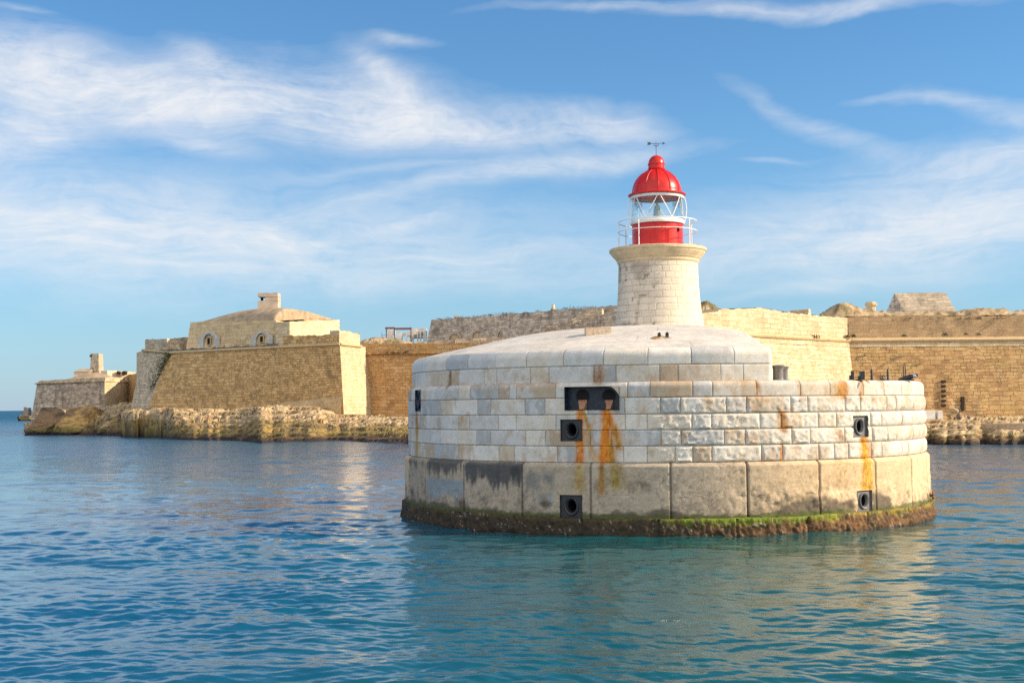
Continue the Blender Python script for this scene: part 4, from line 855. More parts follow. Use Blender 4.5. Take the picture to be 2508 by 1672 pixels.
# casemate block with two arched recesses
cas = bast; Y0, Y1 = 262.0, 247.0
c0, c1 = at(*z5(500, 575), Y0 + 1), at(*z5(1228, 572), Y1); k0, k1 = at(*z5(545, 356), Y0 + 2), at(*z5(1228, 341), Y1)
c0[2] -= 1; c1[2] -= 1.5
wallc = solid('casemate_wall', [c0, c1, off(c1, 3, 16), off(c0, 4, 16)], [k0, k1, off(k1, 3, 16), off(k0, 4, 16)], M_DRESSED, bast, 0, .03, 21, .5)
M_PALEST = mat_plain('pale_dressings', (.50, .46, .40), .9, 0, .25, 1.0, bs=.3)
def arch_open(cxp, w, ytop, ysp, ybot, slot, Yd, parent, mat_s=None):
    mat_s = mat_s or M_PALEST; c = at(cxp, ybot, Yd); x0 = c[0]; W2 = w / 2; zb, zs, zt = c[2], at(cxp, ysp, Yd)[2], at(cxp, ytop, Yd)[2]; d = (k1 - k0)[:2]; d = d / np.linalg.norm(d)
    P = lambda x, z_, o: np.array([c[0] + d[0] * x + d[1] * o, c[1] + d[1] * x - d[0] * o, z_])
    qs = np.linspace(0, pi, 17); inner = [(W2, zb)] + [(W2 * cos(q), zs + (zt - zs) * sin(q)) for q in qs] + [(-W2, zb)]
    outer = [(W2 + .9, zb)] + [((W2 + .9) * cos(q), zs + (zt - zs + .55) * sin(q)) for q in qs] + [(-W2 - .9, zb)]
    mb = MB(); mb.grid(np.array([[P(*i_, .02), P(*i_, .22), P(*o_, .22), P(*o_, -.1)] for i_, o_ in zip(inner, outer)])); a_ = mb.build('arch_surround', mat_s, parent)
    for sx in (-1, 1):
        mb = MB(); lo, hi = (W2 + .0, W2 + 1.55) if sx > 0 else (-W2 - 1.55, -W2 - .0)
        v = [P(x, z_, o) for o in (-.1, .16) for z_ in (zb, zb + (zt + .5 - zb) * .72) for x in (lo, hi)]; mb.add(v, [[[0, 1, 3, 2], [4, 6, 7, 5], [0, 4, 5, 1], [2, 3, 7, 6], [0, 2, 6, 4], [1, 5, 7, 3]]]); mb.build('pilaster', mat_s, a_)
    sx0, sx1, sz0, sz1 = slot; mb = MB(); v = [P(x, z_, o) for o in (.30, -.2) for z_ in (sz0, sz1) for x in (sx0, sx1)]
    w_ = [P(x, z_, o) for o in (.10,) for z_ in (sz0, sz1) for x in (sx0, sx1)]
    mb.add(w_, [[[0, 1, 3, 2]]]); mb.build('embrasure', M_BLACK, parent)
    mb = MB()
    for (xa, xb, za_, zb_) in ((sx0 - .14, sx0, sz0 - .1, sz1 + .1), (sx1, sx1 + .14, sz0 - .1, sz1 + .1), (sx0, sx1, sz1, sz1 + .12), (sx0, sx1, sz0 - .12, sz0)):
        v = [P(x, z_, o) for o in (-.02, .2) for z_ in (za_, zb_) for x in (xa, xb)]; mb.add(v, [[[0, 1, 3, 2], [4, 6, 7, 5], [0, 4, 5, 1], [2, 3, 7, 6], [0, 2, 6, 4], [1, 5, 7, 3]]])
    mb.build('embrasure_frame', M_DRESSED, parent)
for cx_ in (695, 1118):
    px = z5(cx_, 570)[0]; tq = (px - z5(520, 0)[0]) / (z5(1228, 0)[0] - z5(520, 0)[0]); Yd = Y0 + 1 + (Y1 - Y0 - 1) * tq - .25; px2 = z5(cx_, 0)[0]
    zz = lambda y: at(px, z5(0, y)[1], Yd)[2]
    arch_open(px, 3.4, z5(0, 448 if cx_ < 900 else 442)[1], z5(0, 500)[1], z5(0, 572)[1], (-.50, .44, zz(533 if cx_ < 900 else 515), zz(482 if cx_ < 900 else 468)), Yd, bast)
b0, b1, b2 = at(*z5(1226, 575), 246), at(*z5(1338, 575), 243.5), at(*z5(1736, 470), 262)
for q in (b0, b1, b2): q[2] = 13.0
e0, e1, e2 = setz(b0, at(*z5(1226, 352), 246)[2]), setz(b1, at(*z5(1338, 350), 243.5)[2]), setz(b2, at(*z5(1735, 338), 262)[2])
solid('gun_block', [b0, b1, b2, off(b2, -10, 6), off(b0, 0, 12)], [e0, e1, e2, off(e2, -10, 6), off(e0, 0, 12)], M_SUNNY, bast, .12, .06, 27)
# low domed roof
A_v, B_v = np.linspace(0, 1, 70), np.linspace(0, 1, 30); AA, BB = np.meshgrid(A_v, B_v, indexing='ij')
ed = np.array([at(*z5(lerp(552, 1560, q), np.interp(q, [0, .66, 1], [354, 340, 322])), np.interp(q, [0, .66, 1], [k0[1] + .3, k1[1] + .5, 264])) for q in A_v])
hh = at(*z5(1080, 256), 262)[2] - ed[35, 2] + .1
RX = ed[:, None, 0] + 4 * BB; RY = ed[:, None, 1] + lerp(16, 10, AA) * BB; RZ = ed[:, None, 2] - .12 + hh * (1 - np.abs(2 * AA - 1) ** 2.1) * (1 - np.abs(1 - 2 * BB) ** 2.4) ** .8
mb = MB(); mb.grid(np.stack([RX, RY, RZ + .1 * (fbm(RX, RY, 0, 3, 33) - .5)], -1)); mb.build('roof', M_ROOFC, bast, smooth='all')
# concrete observation post with a slit
tp = at(*z5(1175, 262), 262); sc = 262 / F_PX / 3.267; post_ = empty('observation_post', tp - (0, 0, .8), 'small block shaped concrete lookout with a slit, standing on the domed bastion roof', 'lookout')
w0, w1 = -80 * sc, 80 * sc; H1, H2, H3 = 74 * sc, 104 * sc, 137 * sc
M_CONC = mat_plain('pale_concrete', (.50, .40, .30), .9, 0, .25, 1.2, bs=.3)
Bx = lambda nm, lo, hi, mt=M_CONC, par=post_, bv=.05: (lambda q: (q.box(lo, hi, lambda p: tp + p), q.build(nm, mt, par, bevel=bv))[1])(MB())
Bx('body', (w0, -1.6, -1.5), (w1, 1.6, H1)); Bx('rear_block', (w0 + 58 * sc, -1.55, H1 - .02), (w1, 1.55, H2)); Bx('roof_slab', (w0, -1.6, H2 - .01), (w1, 1.6, H3)); Bx('slit_pier', (w0 + .35, -.4, H1), (w0 + .75, .4, H2), M_DARKSLAB, bv=0)

# ---- curtain wall (orange) behind the breakwater head
cur = empty('curtain_wall', (*at(1000, 1000, 252)[:2], 3), 'orange stone curtain wall between the bastion and the breakwater head', 'fort wall')
a0, a1 = at(*z5(1895, 1085), 246), at(1420, 1010, 256); a1 = at(1420, 1010, 236); a0[2] = a1[2] = 1.5; s0, s1 = setz(a0, at(*z5(1905, 530), 246)[2]), setz(a1, at(*z5(2350, 532), 243)[2])
solid('wall', [a0, a1, off(a1, 0, 14), off(a0, 0, 14)], [s0 + (0, .8, 0), s1 + (0, .8, 0), off(s1, 0, 14), off(s0, 0, 14)], M_ORANGE, cur, .1, .15, 31)
bar('string_course', s0 + (0, .4, -1.9), s1 + (0, .4, -1.9), .22, .2, M_ORANGE, cur)
p0 = s0 + (.5, 3, 0); p1 = at(*z6(600, 510), 252); 
for i, (xa, xb, yt, Yq) in enumerate([(800, 1010, 472, 262), (1018, 1290, 462, 263), (595, 790, 487, 264)]):
    A0, A1 = at(*z6(xa, 545), Yq - 6), at(*z6(xb, 545), Yq - 6); T0, T1 = setz(A0, at(*z6(xa, yt), Yq - 6)[2]), setz(A1, at(*z6(xb, yt - 4), Yq - 6)[2])
    for q in (A0, A1): q[2] -= 2.5
    solid('merlon', [A0, A1, off(A1, 0, 3), off(A0, 0, 3)], [T0, T1, off(T1, 0, 3), off(T0, 0, 3)], M_GREY, cur, .12, .08, 41 + i)

# ---- grey upper bastion with arches
gb = empty('upper_bastion', (*at(1300, 840, 280)[:2], 14), 'long grey sloping upper rampart with arched openings, left of the lighthouse tower', 'fort rampart')
YGL, YGR = 290.0, 247.0
g0, g1, h0_, h1_ = at(*z6(480, 520), YGL), at(*z6(2600, 520), YGR - 4), at(*z6(577, 306), YGL + 3), at(*z6(2640, 140), YGR - 2)
for q in (g0, g1): q[2] = 14
solid('rampart', [g0, g1, off(g1, 6, 30), off(g0, 8, 30)], [h0_, h1_, off(h1_, 6, 30), off(h0_, 8, 30)], M_GREY, gb, .25, .25, 51, .5)
for xa, xb, yt in ((735, 830, 432), (945, 1042, 410), (1175, 1262, 404), (1408, 1500, 390)):
    tq = (xa - 480) / 2120; Yq = YGL + (YGR - YGL) * tq - .9; c = at(*z6((xa + xb) / 2, 500), Yq); W2 = (xb - xa) / 2 / 3.675 * Yq / F_PX; zt = at(*z6(xa, yt), Yq)[2]; zs = zt - W2 * .95; zb = zs - 3
    P = lambda x, z_, o: np.array([c[0] + x, c[1] - .12 * x - o + (.0), z_]); qs = np.linspace(0, pi, 15)
    ins = [(W2, zb)] + [(W2 * cos(q), zs + W2 * .95 * sin(q)) for q in qs] + [(-W2, zb)]; ou = [(W2 + .45, zb)] + [((W2 + .45) * cos(q), zs + (W2 * .95 + .45) * sin(q)) for q in qs] + [(-W2 - .45, zb)]
    mb = MB(); mb.grid(np.array([[P(*i_, -.6), P(*i_, .25), P(*o_, .25), P(*o_, -1.4)] for i_, o_ in zip(ins, ou)])); ar = mb.build('arch', M_GREY, gb)
    mb = MB(); mb.ngon([P(x, z_, -.15) for x, z_ in ins]); mb.build('arch_infill', M_ROOFC, ar)
# sloping ramps against the rampart
Yq = 246
def ramp(pts_top, Ys, width, zb, name, mt, seed):
    tp_ = [at(*z6(*p), y) for p, y in zip(pts_top, Ys)]; bs_ = [setz(q, zb) for q in tp_]
    t2 = [off(q, .6, width) for q in tp_]; b2_ = [setz(q, zb) for q in t2]
    solid(name, bs_ + b2_[::-1], tp_ + t2[::-1], mt, gb, .08, .08, seed)
ramp([(1560, 372), (1840, 312), (1850, 340), (1925, 300), (2060, 265), (2260, 228)], [249, 246, 245.5, 245, 243, 240], 2.6, 13, 'ramp', M_GREY, 61)
ramp([(1810, 312), (1990, 222), (2065, 215), (2110, 205)], [250.5, 249.5, 249, 248], 3.2, 14, 'ramp', M_PALE, 65)
o = solid('parapet_block', [at(*z6(775, 285), 292), at(*z6(830, 285), 291), off(at(*z6(830, 285), 291), 0, 3), off(at(*z6(775, 285), 292), 0, 3)], [at(*z6(777, 268), 292), at(*z6(828, 268), 291), off(at(*z6(828, 268), 291), 0, 3), off(at(*z6(777, 268), 292), 0, 3)], M_CREAM, gb, 0, .02, 71)
cb_ = at(*z6(1672, 216), 275); chim = empty('chimney_stub', cb_, 'small round pale chimney stub on top of the long grey rampart', 'chimney')
mb = MB(); rr = 17 / 3.675 * 275 / F_PX; hhh = 50 / 3.675 * 275 / F_PX; mb.lathe([(rr * 1.0, -1), (rr * .95, 0), (rr * .85, hhh * .9), (rr * .9, hhh * .92), (rr * .86, hhh)], cb_, 20); mb.build('stack', M_CREAM, chim, smooth=True)
mb = MB(); mb.lathe([(rr * 1.6, -1), (rr * 1.5, .05), (rr * 1.05, .35)], cb_, 16); mb.build('footing', M_ROOFC, chim)

# ---- ruined building frame on the skyline
rb = at(*z6(330, 478), 300); ruin = empty('ruined_building', rb, 'roofless ruined white building with rusty frames on the skyline beside the grey rampart', 'ruin'); sc = 300 / F_PX / 3.675
def rbx(nm, x0, x1, y0, y1, d0=-.3, d1=.3, mt=M_BEAM):
    mb = MB(); mb.box(((x0 - 330) * sc, d0, (478 - y1) * sc), ((x1 - 330) * sc, d1, (478 - y0) * sc), lambda p: rb + p); return mb.build(nm, mt, ruin)
for x in (166, 238, 388): rbx('column', x, x + 8, 372, 500)
rbx('beam', 160, 246, 370, 386, -.35, .35); rbx('beam', 246, 396, 376, 394, -.32, .32); rbx('column', 120, 123, 405, 500, 2, 2.2); rbx('beam', 118, 166, 436, 439, 2, 2.2)
M_RW = mat_plain('ruin_plaster', (.62, .58, .53), .9, 0, .3, .6)
for x0, x1, y0, y1, d in ((166, 240, 384, 398, 3.2), (395, 530, 380, 470, 1.6), (170, 205, 392, 500, 3), (205, 240, 402, 430, 3.1), (206, 222, 430, 500, 3), (252, 290, 408, 500, 4), (290, 330, 415, 432, 4.1), (330, 388, 405, 436, 4), (330, 345, 436, 500, 4), (366, 386, 436, 500, 4.2), (398, 440, 385, 440, .4), (398, 416, 440, 500, .4), (440, 530, 382, 412, .5), (445, 455, 412, 500, .5), (470, 482, 412, 500, .5), (500, 530, 412, 500, .5), (416, 530, 452, 460, .55), (250, 390, 440, 446, 4.1), (280, 300, 432, 500, 4.2)):
    rbx('wall_remnant', x0, x1, y0, y1, d, d + .8, M_RW)

# ---- right curtain: sunlit part and shaded part meeting in a corner
KY = 180.0
rc = empty('curtain_wall', (*at(2080, 1000, KY)[:2], 3), 'high sunlit curtain wall with a string course, on the right behind the lighthouse', 'fort wall')
def P_at(px, Y, z): q = at(px, 900, Y); return np.array([q[0], q[1], z])
kc = at(2080, 834.6, KY); zcord = kc[2]; zbt = 2.5
lf = P_at(1560, 146, 0); cn = P_at(2080, KY, 0); rt_ = P_at(2900, KY + 3, 0)
n1 = np.array([.67, -.74, 0]); n2_ = np.array([.06, -1, 0])
bb = lambda p, n: setz(p + n * 1.3, zbt)
mb = MB(); cb0 = cn + (n1 + n2_) * .9
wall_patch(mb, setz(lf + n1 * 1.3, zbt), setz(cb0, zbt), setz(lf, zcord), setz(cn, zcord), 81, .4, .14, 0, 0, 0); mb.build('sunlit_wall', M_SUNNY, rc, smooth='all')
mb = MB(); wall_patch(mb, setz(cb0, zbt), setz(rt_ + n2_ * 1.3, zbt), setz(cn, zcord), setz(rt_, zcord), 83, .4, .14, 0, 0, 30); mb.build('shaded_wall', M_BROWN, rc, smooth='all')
mb = MB(); mb.tube([setz(lf + n1 * .1, zcord + .05), setz(cn + (n1 + n2_) * .05, zcord + .05)], .33, 8); mb.tube([setz(cn + (n1 + n2_) * .05, zcord + .05), setz(rt_ + n2_ * .1, zcord + .05)], .33, 8); mb.build('string_course', M_DRESSED, rc, smooth=True)
mb = MB(); mb.grid(np.array([[setz(lf + n1 * .15, zcord - .9), setz(lf + n1 * .15, zcord - .1)], [setz(cn + (n1 + n2_) * .1, zcord - .9), setz(cn + (n1 + n2_) * .1, zcord - .1)], [setz(rt_ + n2_ * .15, zcord - .9), setz(rt_ + n2_ * .15, zcord - .1)]]), None, [[0, 0], [0, .8], [34, 0], [34, .8], [80, 0], [80, .8]]); mb.build('frieze', M_SUNNY, rc)
topz = lambda px, y, Y: at(px, y, Y)[2]
prof = [(1700, 771), (1763, 762), (1765, 756), (1868, 753), (1925, 762), (1984, 770), (1986, 757), (1990, 757), (1992, 770), (2078, 778)]
def Yof(px):
    d = ray(px, 900); k = d[0] / d[1]; A = lf[:2]; Bv = cn[:2] - lf[:2]; s_ = (k * A[1] - A[0]) / (Bv[0] - k * Bv[1]); return A[1] + s_ * Bv[1]
fp = []; tpp = []
for px, y in prof:
    Yq = Yof(px); q = P_at(px, Yq, zcord); fp.append(q - n1 * (.15 if px < 2078 else 0)); tpp.append(setz(fp[-1], topz(px, y, Yq)))
mb = MB(); u = 0
for i in range(len(fp) - 1): u = wall_patch(mb, fp[i], fp[i + 1], tpp[i], tpp[i + 1], 91 + i, .35, .06, .18, 0, u)
for i in range(len(fp) - 1): mb.add([tpp[i], tpp[i + 1], off(tpp[i + 1], -2, 2.2), off(tpp[i], -2, 2.2)], [[[0, 1, 2, 3]]])
mb.build('parapet', M_SUNNY, rc, smooth='all')
f2 = [setz(cn, zcord), setz(rt_ - n2_ * .15, zcord)]; t2 = [setz(f2[0], topz(2081, 774, KY)), setz(f2[1], topz(2508, 771, KY + 1.5))]
mb = MB(); wall_patch(mb, f2[0], f2[1], t2[0], t2[1], 99, .4, .07, .2, 0, 7); mb.add([t2[0], t2[1], off(t2[1], 0, 3), off(t2[0], 0, 3)], [[[0, 1, 2, 3]]]); mb.build('parapet', M_RENDERED, rc, smooth='all')
# stair of dark sockets and a doorway in the wall
def on_wall2(px, py, out=0.0):
    d = ray(px, py); k = d[0] / d[1]; A = np.array(cn); Bv = rt_ - cn; s_ = (k * A[1] - A[0]) / (Bv[0] - k * Bv[1]); Yq = A[1] + s_ * Bv[1]
    q = at(px, py, Yq); fr_ = 1 - np.clip((q[2] - zbt) / (zcord - zbt), 0, 1); q = at(px, py, Yq - 1.3 * fr_); return q + n2_ * out
for i, y in enumerate((967, 985, 991 + 0)):
    pass
def slot_(nm, x0, y0, x1, y1, mt, parent=rc, out=.42):
    q = [on_wall2(x0, y1, out), on_wall2(x1, y1, out), on_wall2(x1, y0, out), on_wall2(x0, y0, out)]; r_ = [p - n2_ * .5 for p in q]
    mb = MB(); mb.add(q + r_, [[[0, 1, 2, 3]], [[i, (i + 1) % 4, 4 + (i + 1) % 4, 4 + i] for i in range(4)]]); return mb.build(nm, mt, parent)
slot_('doorway', 2352, 971, 2359.5, 1005, M_DARKSLAB)
for y in (931, 942, 954, 966, 978, 989): slot_('wall_socket', 2304, y, 2314, y + 6, M_DARKSLAB)

mb = MB(); pts = [setz(lf + (1, 4, 0), 15.6), setz(cn + (-1, 3, 0), 15.6), setz(rt_ + (0, 3, 0), 15.6), setz(rt_ + (20, 90, 0), 15.6), np.array([60, 320, 15.6]), np.array([-20, 320, 15.6]), np.array([-24, 262, 15.6]), np.array([20, 258, 15.6])]
mb.ngon(pts); o = mb.build('fort_ground', M_RUBBLE); tag(o, 'bare ground inside the fort', 'ground', kind='structure')
# ---- things on the skyline at the right
gp = [at(*z3(x, y), 205) for x, y in ((1435, 240), (1535, 242), (1905, 240))]; gz = gp[0][2] - 1.5; apx = at(*z3(1485, 98), 206); apx2 = at(*z3(1845, 98), 206)
gab = empty('gabled_building', setz((gp[0] + gp[2]) / 2, gz), 'windowless stone building with a steep pitched stone roof, above the right curtain wall', 'building')
fl, fr2 = setz(gp[1], gz), setz(gp[2], gz); bl = off(setz(gp[0], gz), 0, 8); br_ = off(fr2, gp[0][0] - gp[1][0], 8)
al = np.array([(fl[0] + bl[0]) / 2, (fl[1] + bl[1]) / 2, apx[2]]); arr = np.array([(fr2[0] + br_[0]) / 2, (fr2[1] + br_[1]) / 2, apx[2]])
mb = MB(); wall_patch(mb, fl, fr2, al, arr, 111, .4, .05); wall_patch(mb, br_, bl, arr, al, 112, 1); mb.build('roof', mat_masonry('slab_roof', (.26, .20, .14), (.40, .32, .23), (.52, .43, .32), (.18, .13, .09), bw=1.6, bh=.5, stain_amt=.5), gab)
mb = MB(); mb.add([fl, al, bl], [[[0, 1, 2]]], None, [[0, 0], [3, 6], [6, 0]]); mb.build('gable_wall', M_GREY, gab); mb = MB(); mb.add([fr2, arr, br_], [[[0, 1, 2]]], None, [[0, 0], [3, 6], [6, 0]]); mb.build('gable_wall', M_GREY, gab)
pc = at(*z3(1262, 246), 200); sc = 200 / F_PX / 2.911; pil = empty('stone_pillar', pc, 'short octagonal stone pillar with a moulded cap on the rampart left of the gabled building', 'pillar')
mb = MB(); mb.lathe([(33 * sc, -1.5), (33 * sc, 40 * sc)], pc, 8); mb.build('shaft', M_DRESSED, pil)
mb = MB(); mb.lathe([(34 * sc, 38 * sc), (45 * sc, 48 * sc), (46 * sc, 60 * sc), (38 * sc, 66 * sc), (36 * sc, 72 * sc)], pc, 8); mb.build('cap', M_DRESSED, pil)
def rubble_bank(name, pts, Y0_, depth, zbase, seed, label):
    xs = np.linspace(pts[0][0], pts[-1][0], 160); ys = np.interp(xs, [p[0] for p in pts], [p[1] for p in pts]); v = np.linspace(0, 1, 26); P = np.zeros((160, 26, 3))
    for i, (x, y) in enumerate(zip(xs, ys)):
        tz = topz(x, y, Y0_ + depth * .4); 
        for j, q in enumerate(v):
            p = at(x, 900, Y0_ + depth * q); P[i, j] = (p[0], p[1], zbase + (tz - zbase) * sin(min(1, q / .4) * pi / 2) if q < .4 else tz - .2 * (q - .4))
    d = fbm(P[..., 0] * .9, P[..., 1] * .9, P[..., 2], 5, seed, .65) - .5; d2 = fbm(P[..., 0] * 2.6, P[..., 1] * 2.6, P[..., 2] * 2, 3, seed + 1) - .5; P[..., 2] += d * 1.0 + d2 * .5
    C = lerp(np.array((.48, .35, .20)), np.array((.22, .15, .085)), sst(d, -.1, .2)[..., None]); C = lerp(C, np.array((.13, .12, .05)), (sst(fbm(P[..., 0] * .7, P[..., 1] * .7, 5, 4, seed + 3), .58, .7) * .8)[..., None])
    mb = MB(); mb.grid(P, C); o = mb.build(name, M_RUBBLE, None, smooth='all'); tag(o, label, 'rubble', kind='structure'); return o
rubble_bank('rubble_bank', [(2010, 768), (2025, 762), (2050, 748), (2073, 739), (2095, 750), (2125, 760), (2200, 764), (2355, 762), (2372, 757), (2400, 755), (2460, 757), (2480, 764), (2508, 762), (2700, 764)], 183, 12, 15.6, 121, 'heap of broken masonry along the rampart top')
rubble_bank('rubble_bank', [(1690, 744), (1716, 739), (1735, 740), (1752, 747), (1765, 757), (1800, 772)], 166, 9, 15.2, 131, 'rubble heap beside the lighthouse tower on the wall top')
rubble_bank('rubble_bank', [(882, 836), (900, 830), (925, 827), (960, 828), (985, 835), (1040, 838), (1100, 842)], 252, 10, 16.2, 141, 'rubble mound above the orange wall')

# ---- far outwork at the left
YO = 300.0
ow = empty('outwork', (*at(170, 990, YO)[:2], 3), 'low grey stone outwork with a sunlit end face, farthest left on the headland', 'fort bastion')
o0, o1, o2 = at(*z4(278, 1200), YO + 6), at(*z4(935, 1120), YO), at(*z4(1150, 1040), YO + 16); 
for q in (o0, o1, o2): q[2] = 3.0
w0_, w1_, w2_ = at(*z4(330, 945), YO + 6), at(*z4(935, 925), YO), at(*z4(1172, 930), YO + 16)
bk0, bk1 = off(o2, -5, 22), off(o0, -2, 26); solid('wall', [o0, o1], [w0_, w1_], M_GREY, ow, 0, .12, 151, .4, False, False)
solid('sunlit_wall', [o1, o2], [w1_, w2_], M_SUNNY, ow, 0, .1, 153, .4, False, False)
solid('rear_wall', [o2, bk0, bk1, o0], [w2_, setz(bk0, w2_[2]), setz(bk1, w0_[2]), w0_], M_GREY, ow, 0, .1, 154, 1.0, True, False)
x0, x1, x2 = off(w0_, .1, .4, -.1), off(w1_, 0, .4, -.1), off(w2_, -.4, .1, -.1); pt0, pt1, pt2 = setz(x0, at(*z4(330, 918), YO + 6)[2]), setz(x1, at(*z4(935, 888), YO)[2]), setz(x2, at(*z4(1172, 886), YO + 16)[2])
solid('parapet', [x0, x1, x2, off(x2, -3, 3), off(x0, 0, 5)], [pt0, pt1, pt2, off(pt2, -3, 3), off(pt0, 0, 5)], M_PALE, ow, .15, .08, 155)
bar('string_course', w0_ + (-.4, -.1, 0), w1_ + (0, -.1, 0), .16, .1, M_PALE, ow); bar('string_course', w1_ + (0, -.1, 0), w2_ + (.1, -.1, 0), .16, .1, M_SUNNY, ow)
A_v, B_v = np.linspace(0, 1, 50), np.linspace(0, 1, 16); AA, BB = np.meshgrid(A_v, B_v, indexing='ij'); qa, qb_ = pt0 + (pt1 - pt0) * .36 + (0, .8, -.05), pt1 + (0, .8, -.05); hh = at(*z4(760, 846), YO + 7)[2] - (qa[2] + qb_[2]) / 2
RX = qa[0] + (qb_[0] - qa[0]) * AA; RY = qa[1] + (qb_[1] - qa[1]) * AA + 12 * BB; RZ = qa[2] + (qb_[2] - qa[2]) * AA + hh * (1 - np.abs(2 * AA - 1) ** 2) * np.sin(BB * pi) ** .8
mb = MB(); mb.grid(np.stack([RX, RY, RZ], -1)); mb.build('roof_mound', M_ROOFC, ow, smooth='all')
# lookout tower, cottage and block standing on it
def px_box(f, x0, x1, y0, y1, Y, d): a_, b_ = at(*f(x0, y1), Y), at(*f(x1, y0), Y); return np.array([a_[0], Y, a_[2]]), np.array([b_[0], Y + d, b_[2]])
Yt = 316; q0, q1, q2 = at(*z4(800, 855), Yt + 1.5), at(*z4(882, 855), Yt), at(*z4(926, 840), Yt + 4.5); zb = q1[2] - 1.5
r0, r1_, r2 = at(*z4(812, 680), Yt + 1.5), at(*z4(880, 676), Yt), at(*z4(920, 676), Yt + 4.5)
twr = empty('watch_tower', setz(q1, zb), 'slim square tapering watch tower with one sunlit side, on the far left outwork', 'tower')
solid('tower_wall', [setz(q0, zb), setz(q1, zb), setz(q2, zb), off(setz(q2, zb), -3.2, 1.5)], [setz(r0, r1_[2]), r1_, setz(r2, r1_[2]), off(setz(r2, r1_[2]), -2.6, 1.2)], M_PALE, twr, 0, .03, 161, .4)
mb = MB(); mb.box((-.25, -.3, -.75), (.35, .2, -.35), lambda p: setz(r0, r1_[2]) + p); mb.build('corner_notch', M_DARKSLAB, twr)
mb = MB(); mb.box((-.1, -.35, -.28), (.9, .6, .03), lambda p: setz(r0, r1_[2]) + p); mb.build('cap_slab', M_PALE, twr)
lo, hi = px_box(z4, 660, 795, 838, 880, 314, 5); cot = empty('cottage', ((lo[0] + hi[0]) / 2, 316, lo[2]), 'tiny pale stone hut with a pitched roof left of the watch tower', 'hut')
mb = MB(); mb.box(lo, hi); mb.build('wall', M_CREAM, cot); ez, rz = hi[2], at(*z4(700, 812), 314)[2]
mb = MB(); xm = lo[0] + (hi[0] - lo[0]) * .42; mb.add([(lo[0] - .1, lo[1] - .2, ez), (hi[0] + .3, lo[1] - .2, ez), (hi[0] + .3, hi[1], ez), (lo[0] - .1, hi[1], ez), (lo[0] + .6, lo[1] + 2.5, rz), (xm + 2, lo[1] + 2.5, rz)], [[[0, 1, 5, 4], [2, 3, 4, 5]], [[1, 2, 5], [3, 0, 4]]]); mb.build('roof', M_ROOFC, cot)
mb = MB(); mb.box((lo[0] + 1.5, lo[1] - .06, lo[2]), (lo[0] + 2.3, lo[1] + .1, hi[2] - .3)); mb.build('door', M_CREAM, cot)
blk = []
for nm, lb, xa, xb, ya, yb, Yq, mt in (('stone_hut', 'plain square stone hut just right of the watch tower', 888, 1035, 826, 885, 311, M_CREAM), ('ruined_hut', 'low broken stone hut with dark openings at the right end of the far outwork', 1040, 1145, 836, 885, 312, M_SUNNY)):
    lo, hi = px_box(z4, xa, xb, ya, yb, Yq, 4); lo[2] -= 1.0; e = empty(nm, ((lo[0] + hi[0]) / 2, Yq + 2, lo[2]), lb, 'hut')
    p = [np.array([lo[0], lo[1] + 1.2, lo[2]]), np.array([lo[0] + (hi[0] - lo[0]) * .48, lo[1], lo[2]]), np.array([hi[0], lo[1] + 2, lo[2]]), np.array([hi[0], hi[1] + 2, lo[2]]), np.array([lo[0], hi[1], lo[2]])]
    solid('wall', p, [setz(q, hi[2]) for q in p], mt, e, .2, .05, 171, .3)
    if nm == 'ruined_hut':
        for xw in (1045, 1092):
            c = at(*z4(xw, 850), Yq - .1); mb = MB(); mb.box((0, -.2, -.35), (.85 if xw > 1050 else .5, 1.4, .45), lambda p: c + p); mb.build('opening', M_DARKSLAB, e)
# link wall between outwork and bastion (in shade)
l0, l1 = at(*z4(1140, 1060), YO + 14), at(*z4(1330, 1060), YO - 4); l0[2] = l1[2] = 2; m0, m1 = setz(l0, at(*z4(1172, 862), YO + 14)[2]), setz(l1, at(*z4(1245, 845), YO - 4)[2])
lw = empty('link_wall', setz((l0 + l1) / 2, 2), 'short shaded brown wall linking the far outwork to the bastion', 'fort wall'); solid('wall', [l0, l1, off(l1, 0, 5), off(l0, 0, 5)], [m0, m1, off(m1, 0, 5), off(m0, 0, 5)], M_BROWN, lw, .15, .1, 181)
lo = at(*z4(232, 1180), 330); o = MB(); o.box((-.6, 0, -1.5), (.6, 2, .55), lambda p: lo + p); o.box((-.6, 0, .55), (-.3, 1, .75), lambda p: lo + p); ob = o.build('harbour_hut', M_GREY, None); tag(ob, 'tiny grey hut at the very left foot of the outwork', 'hut')

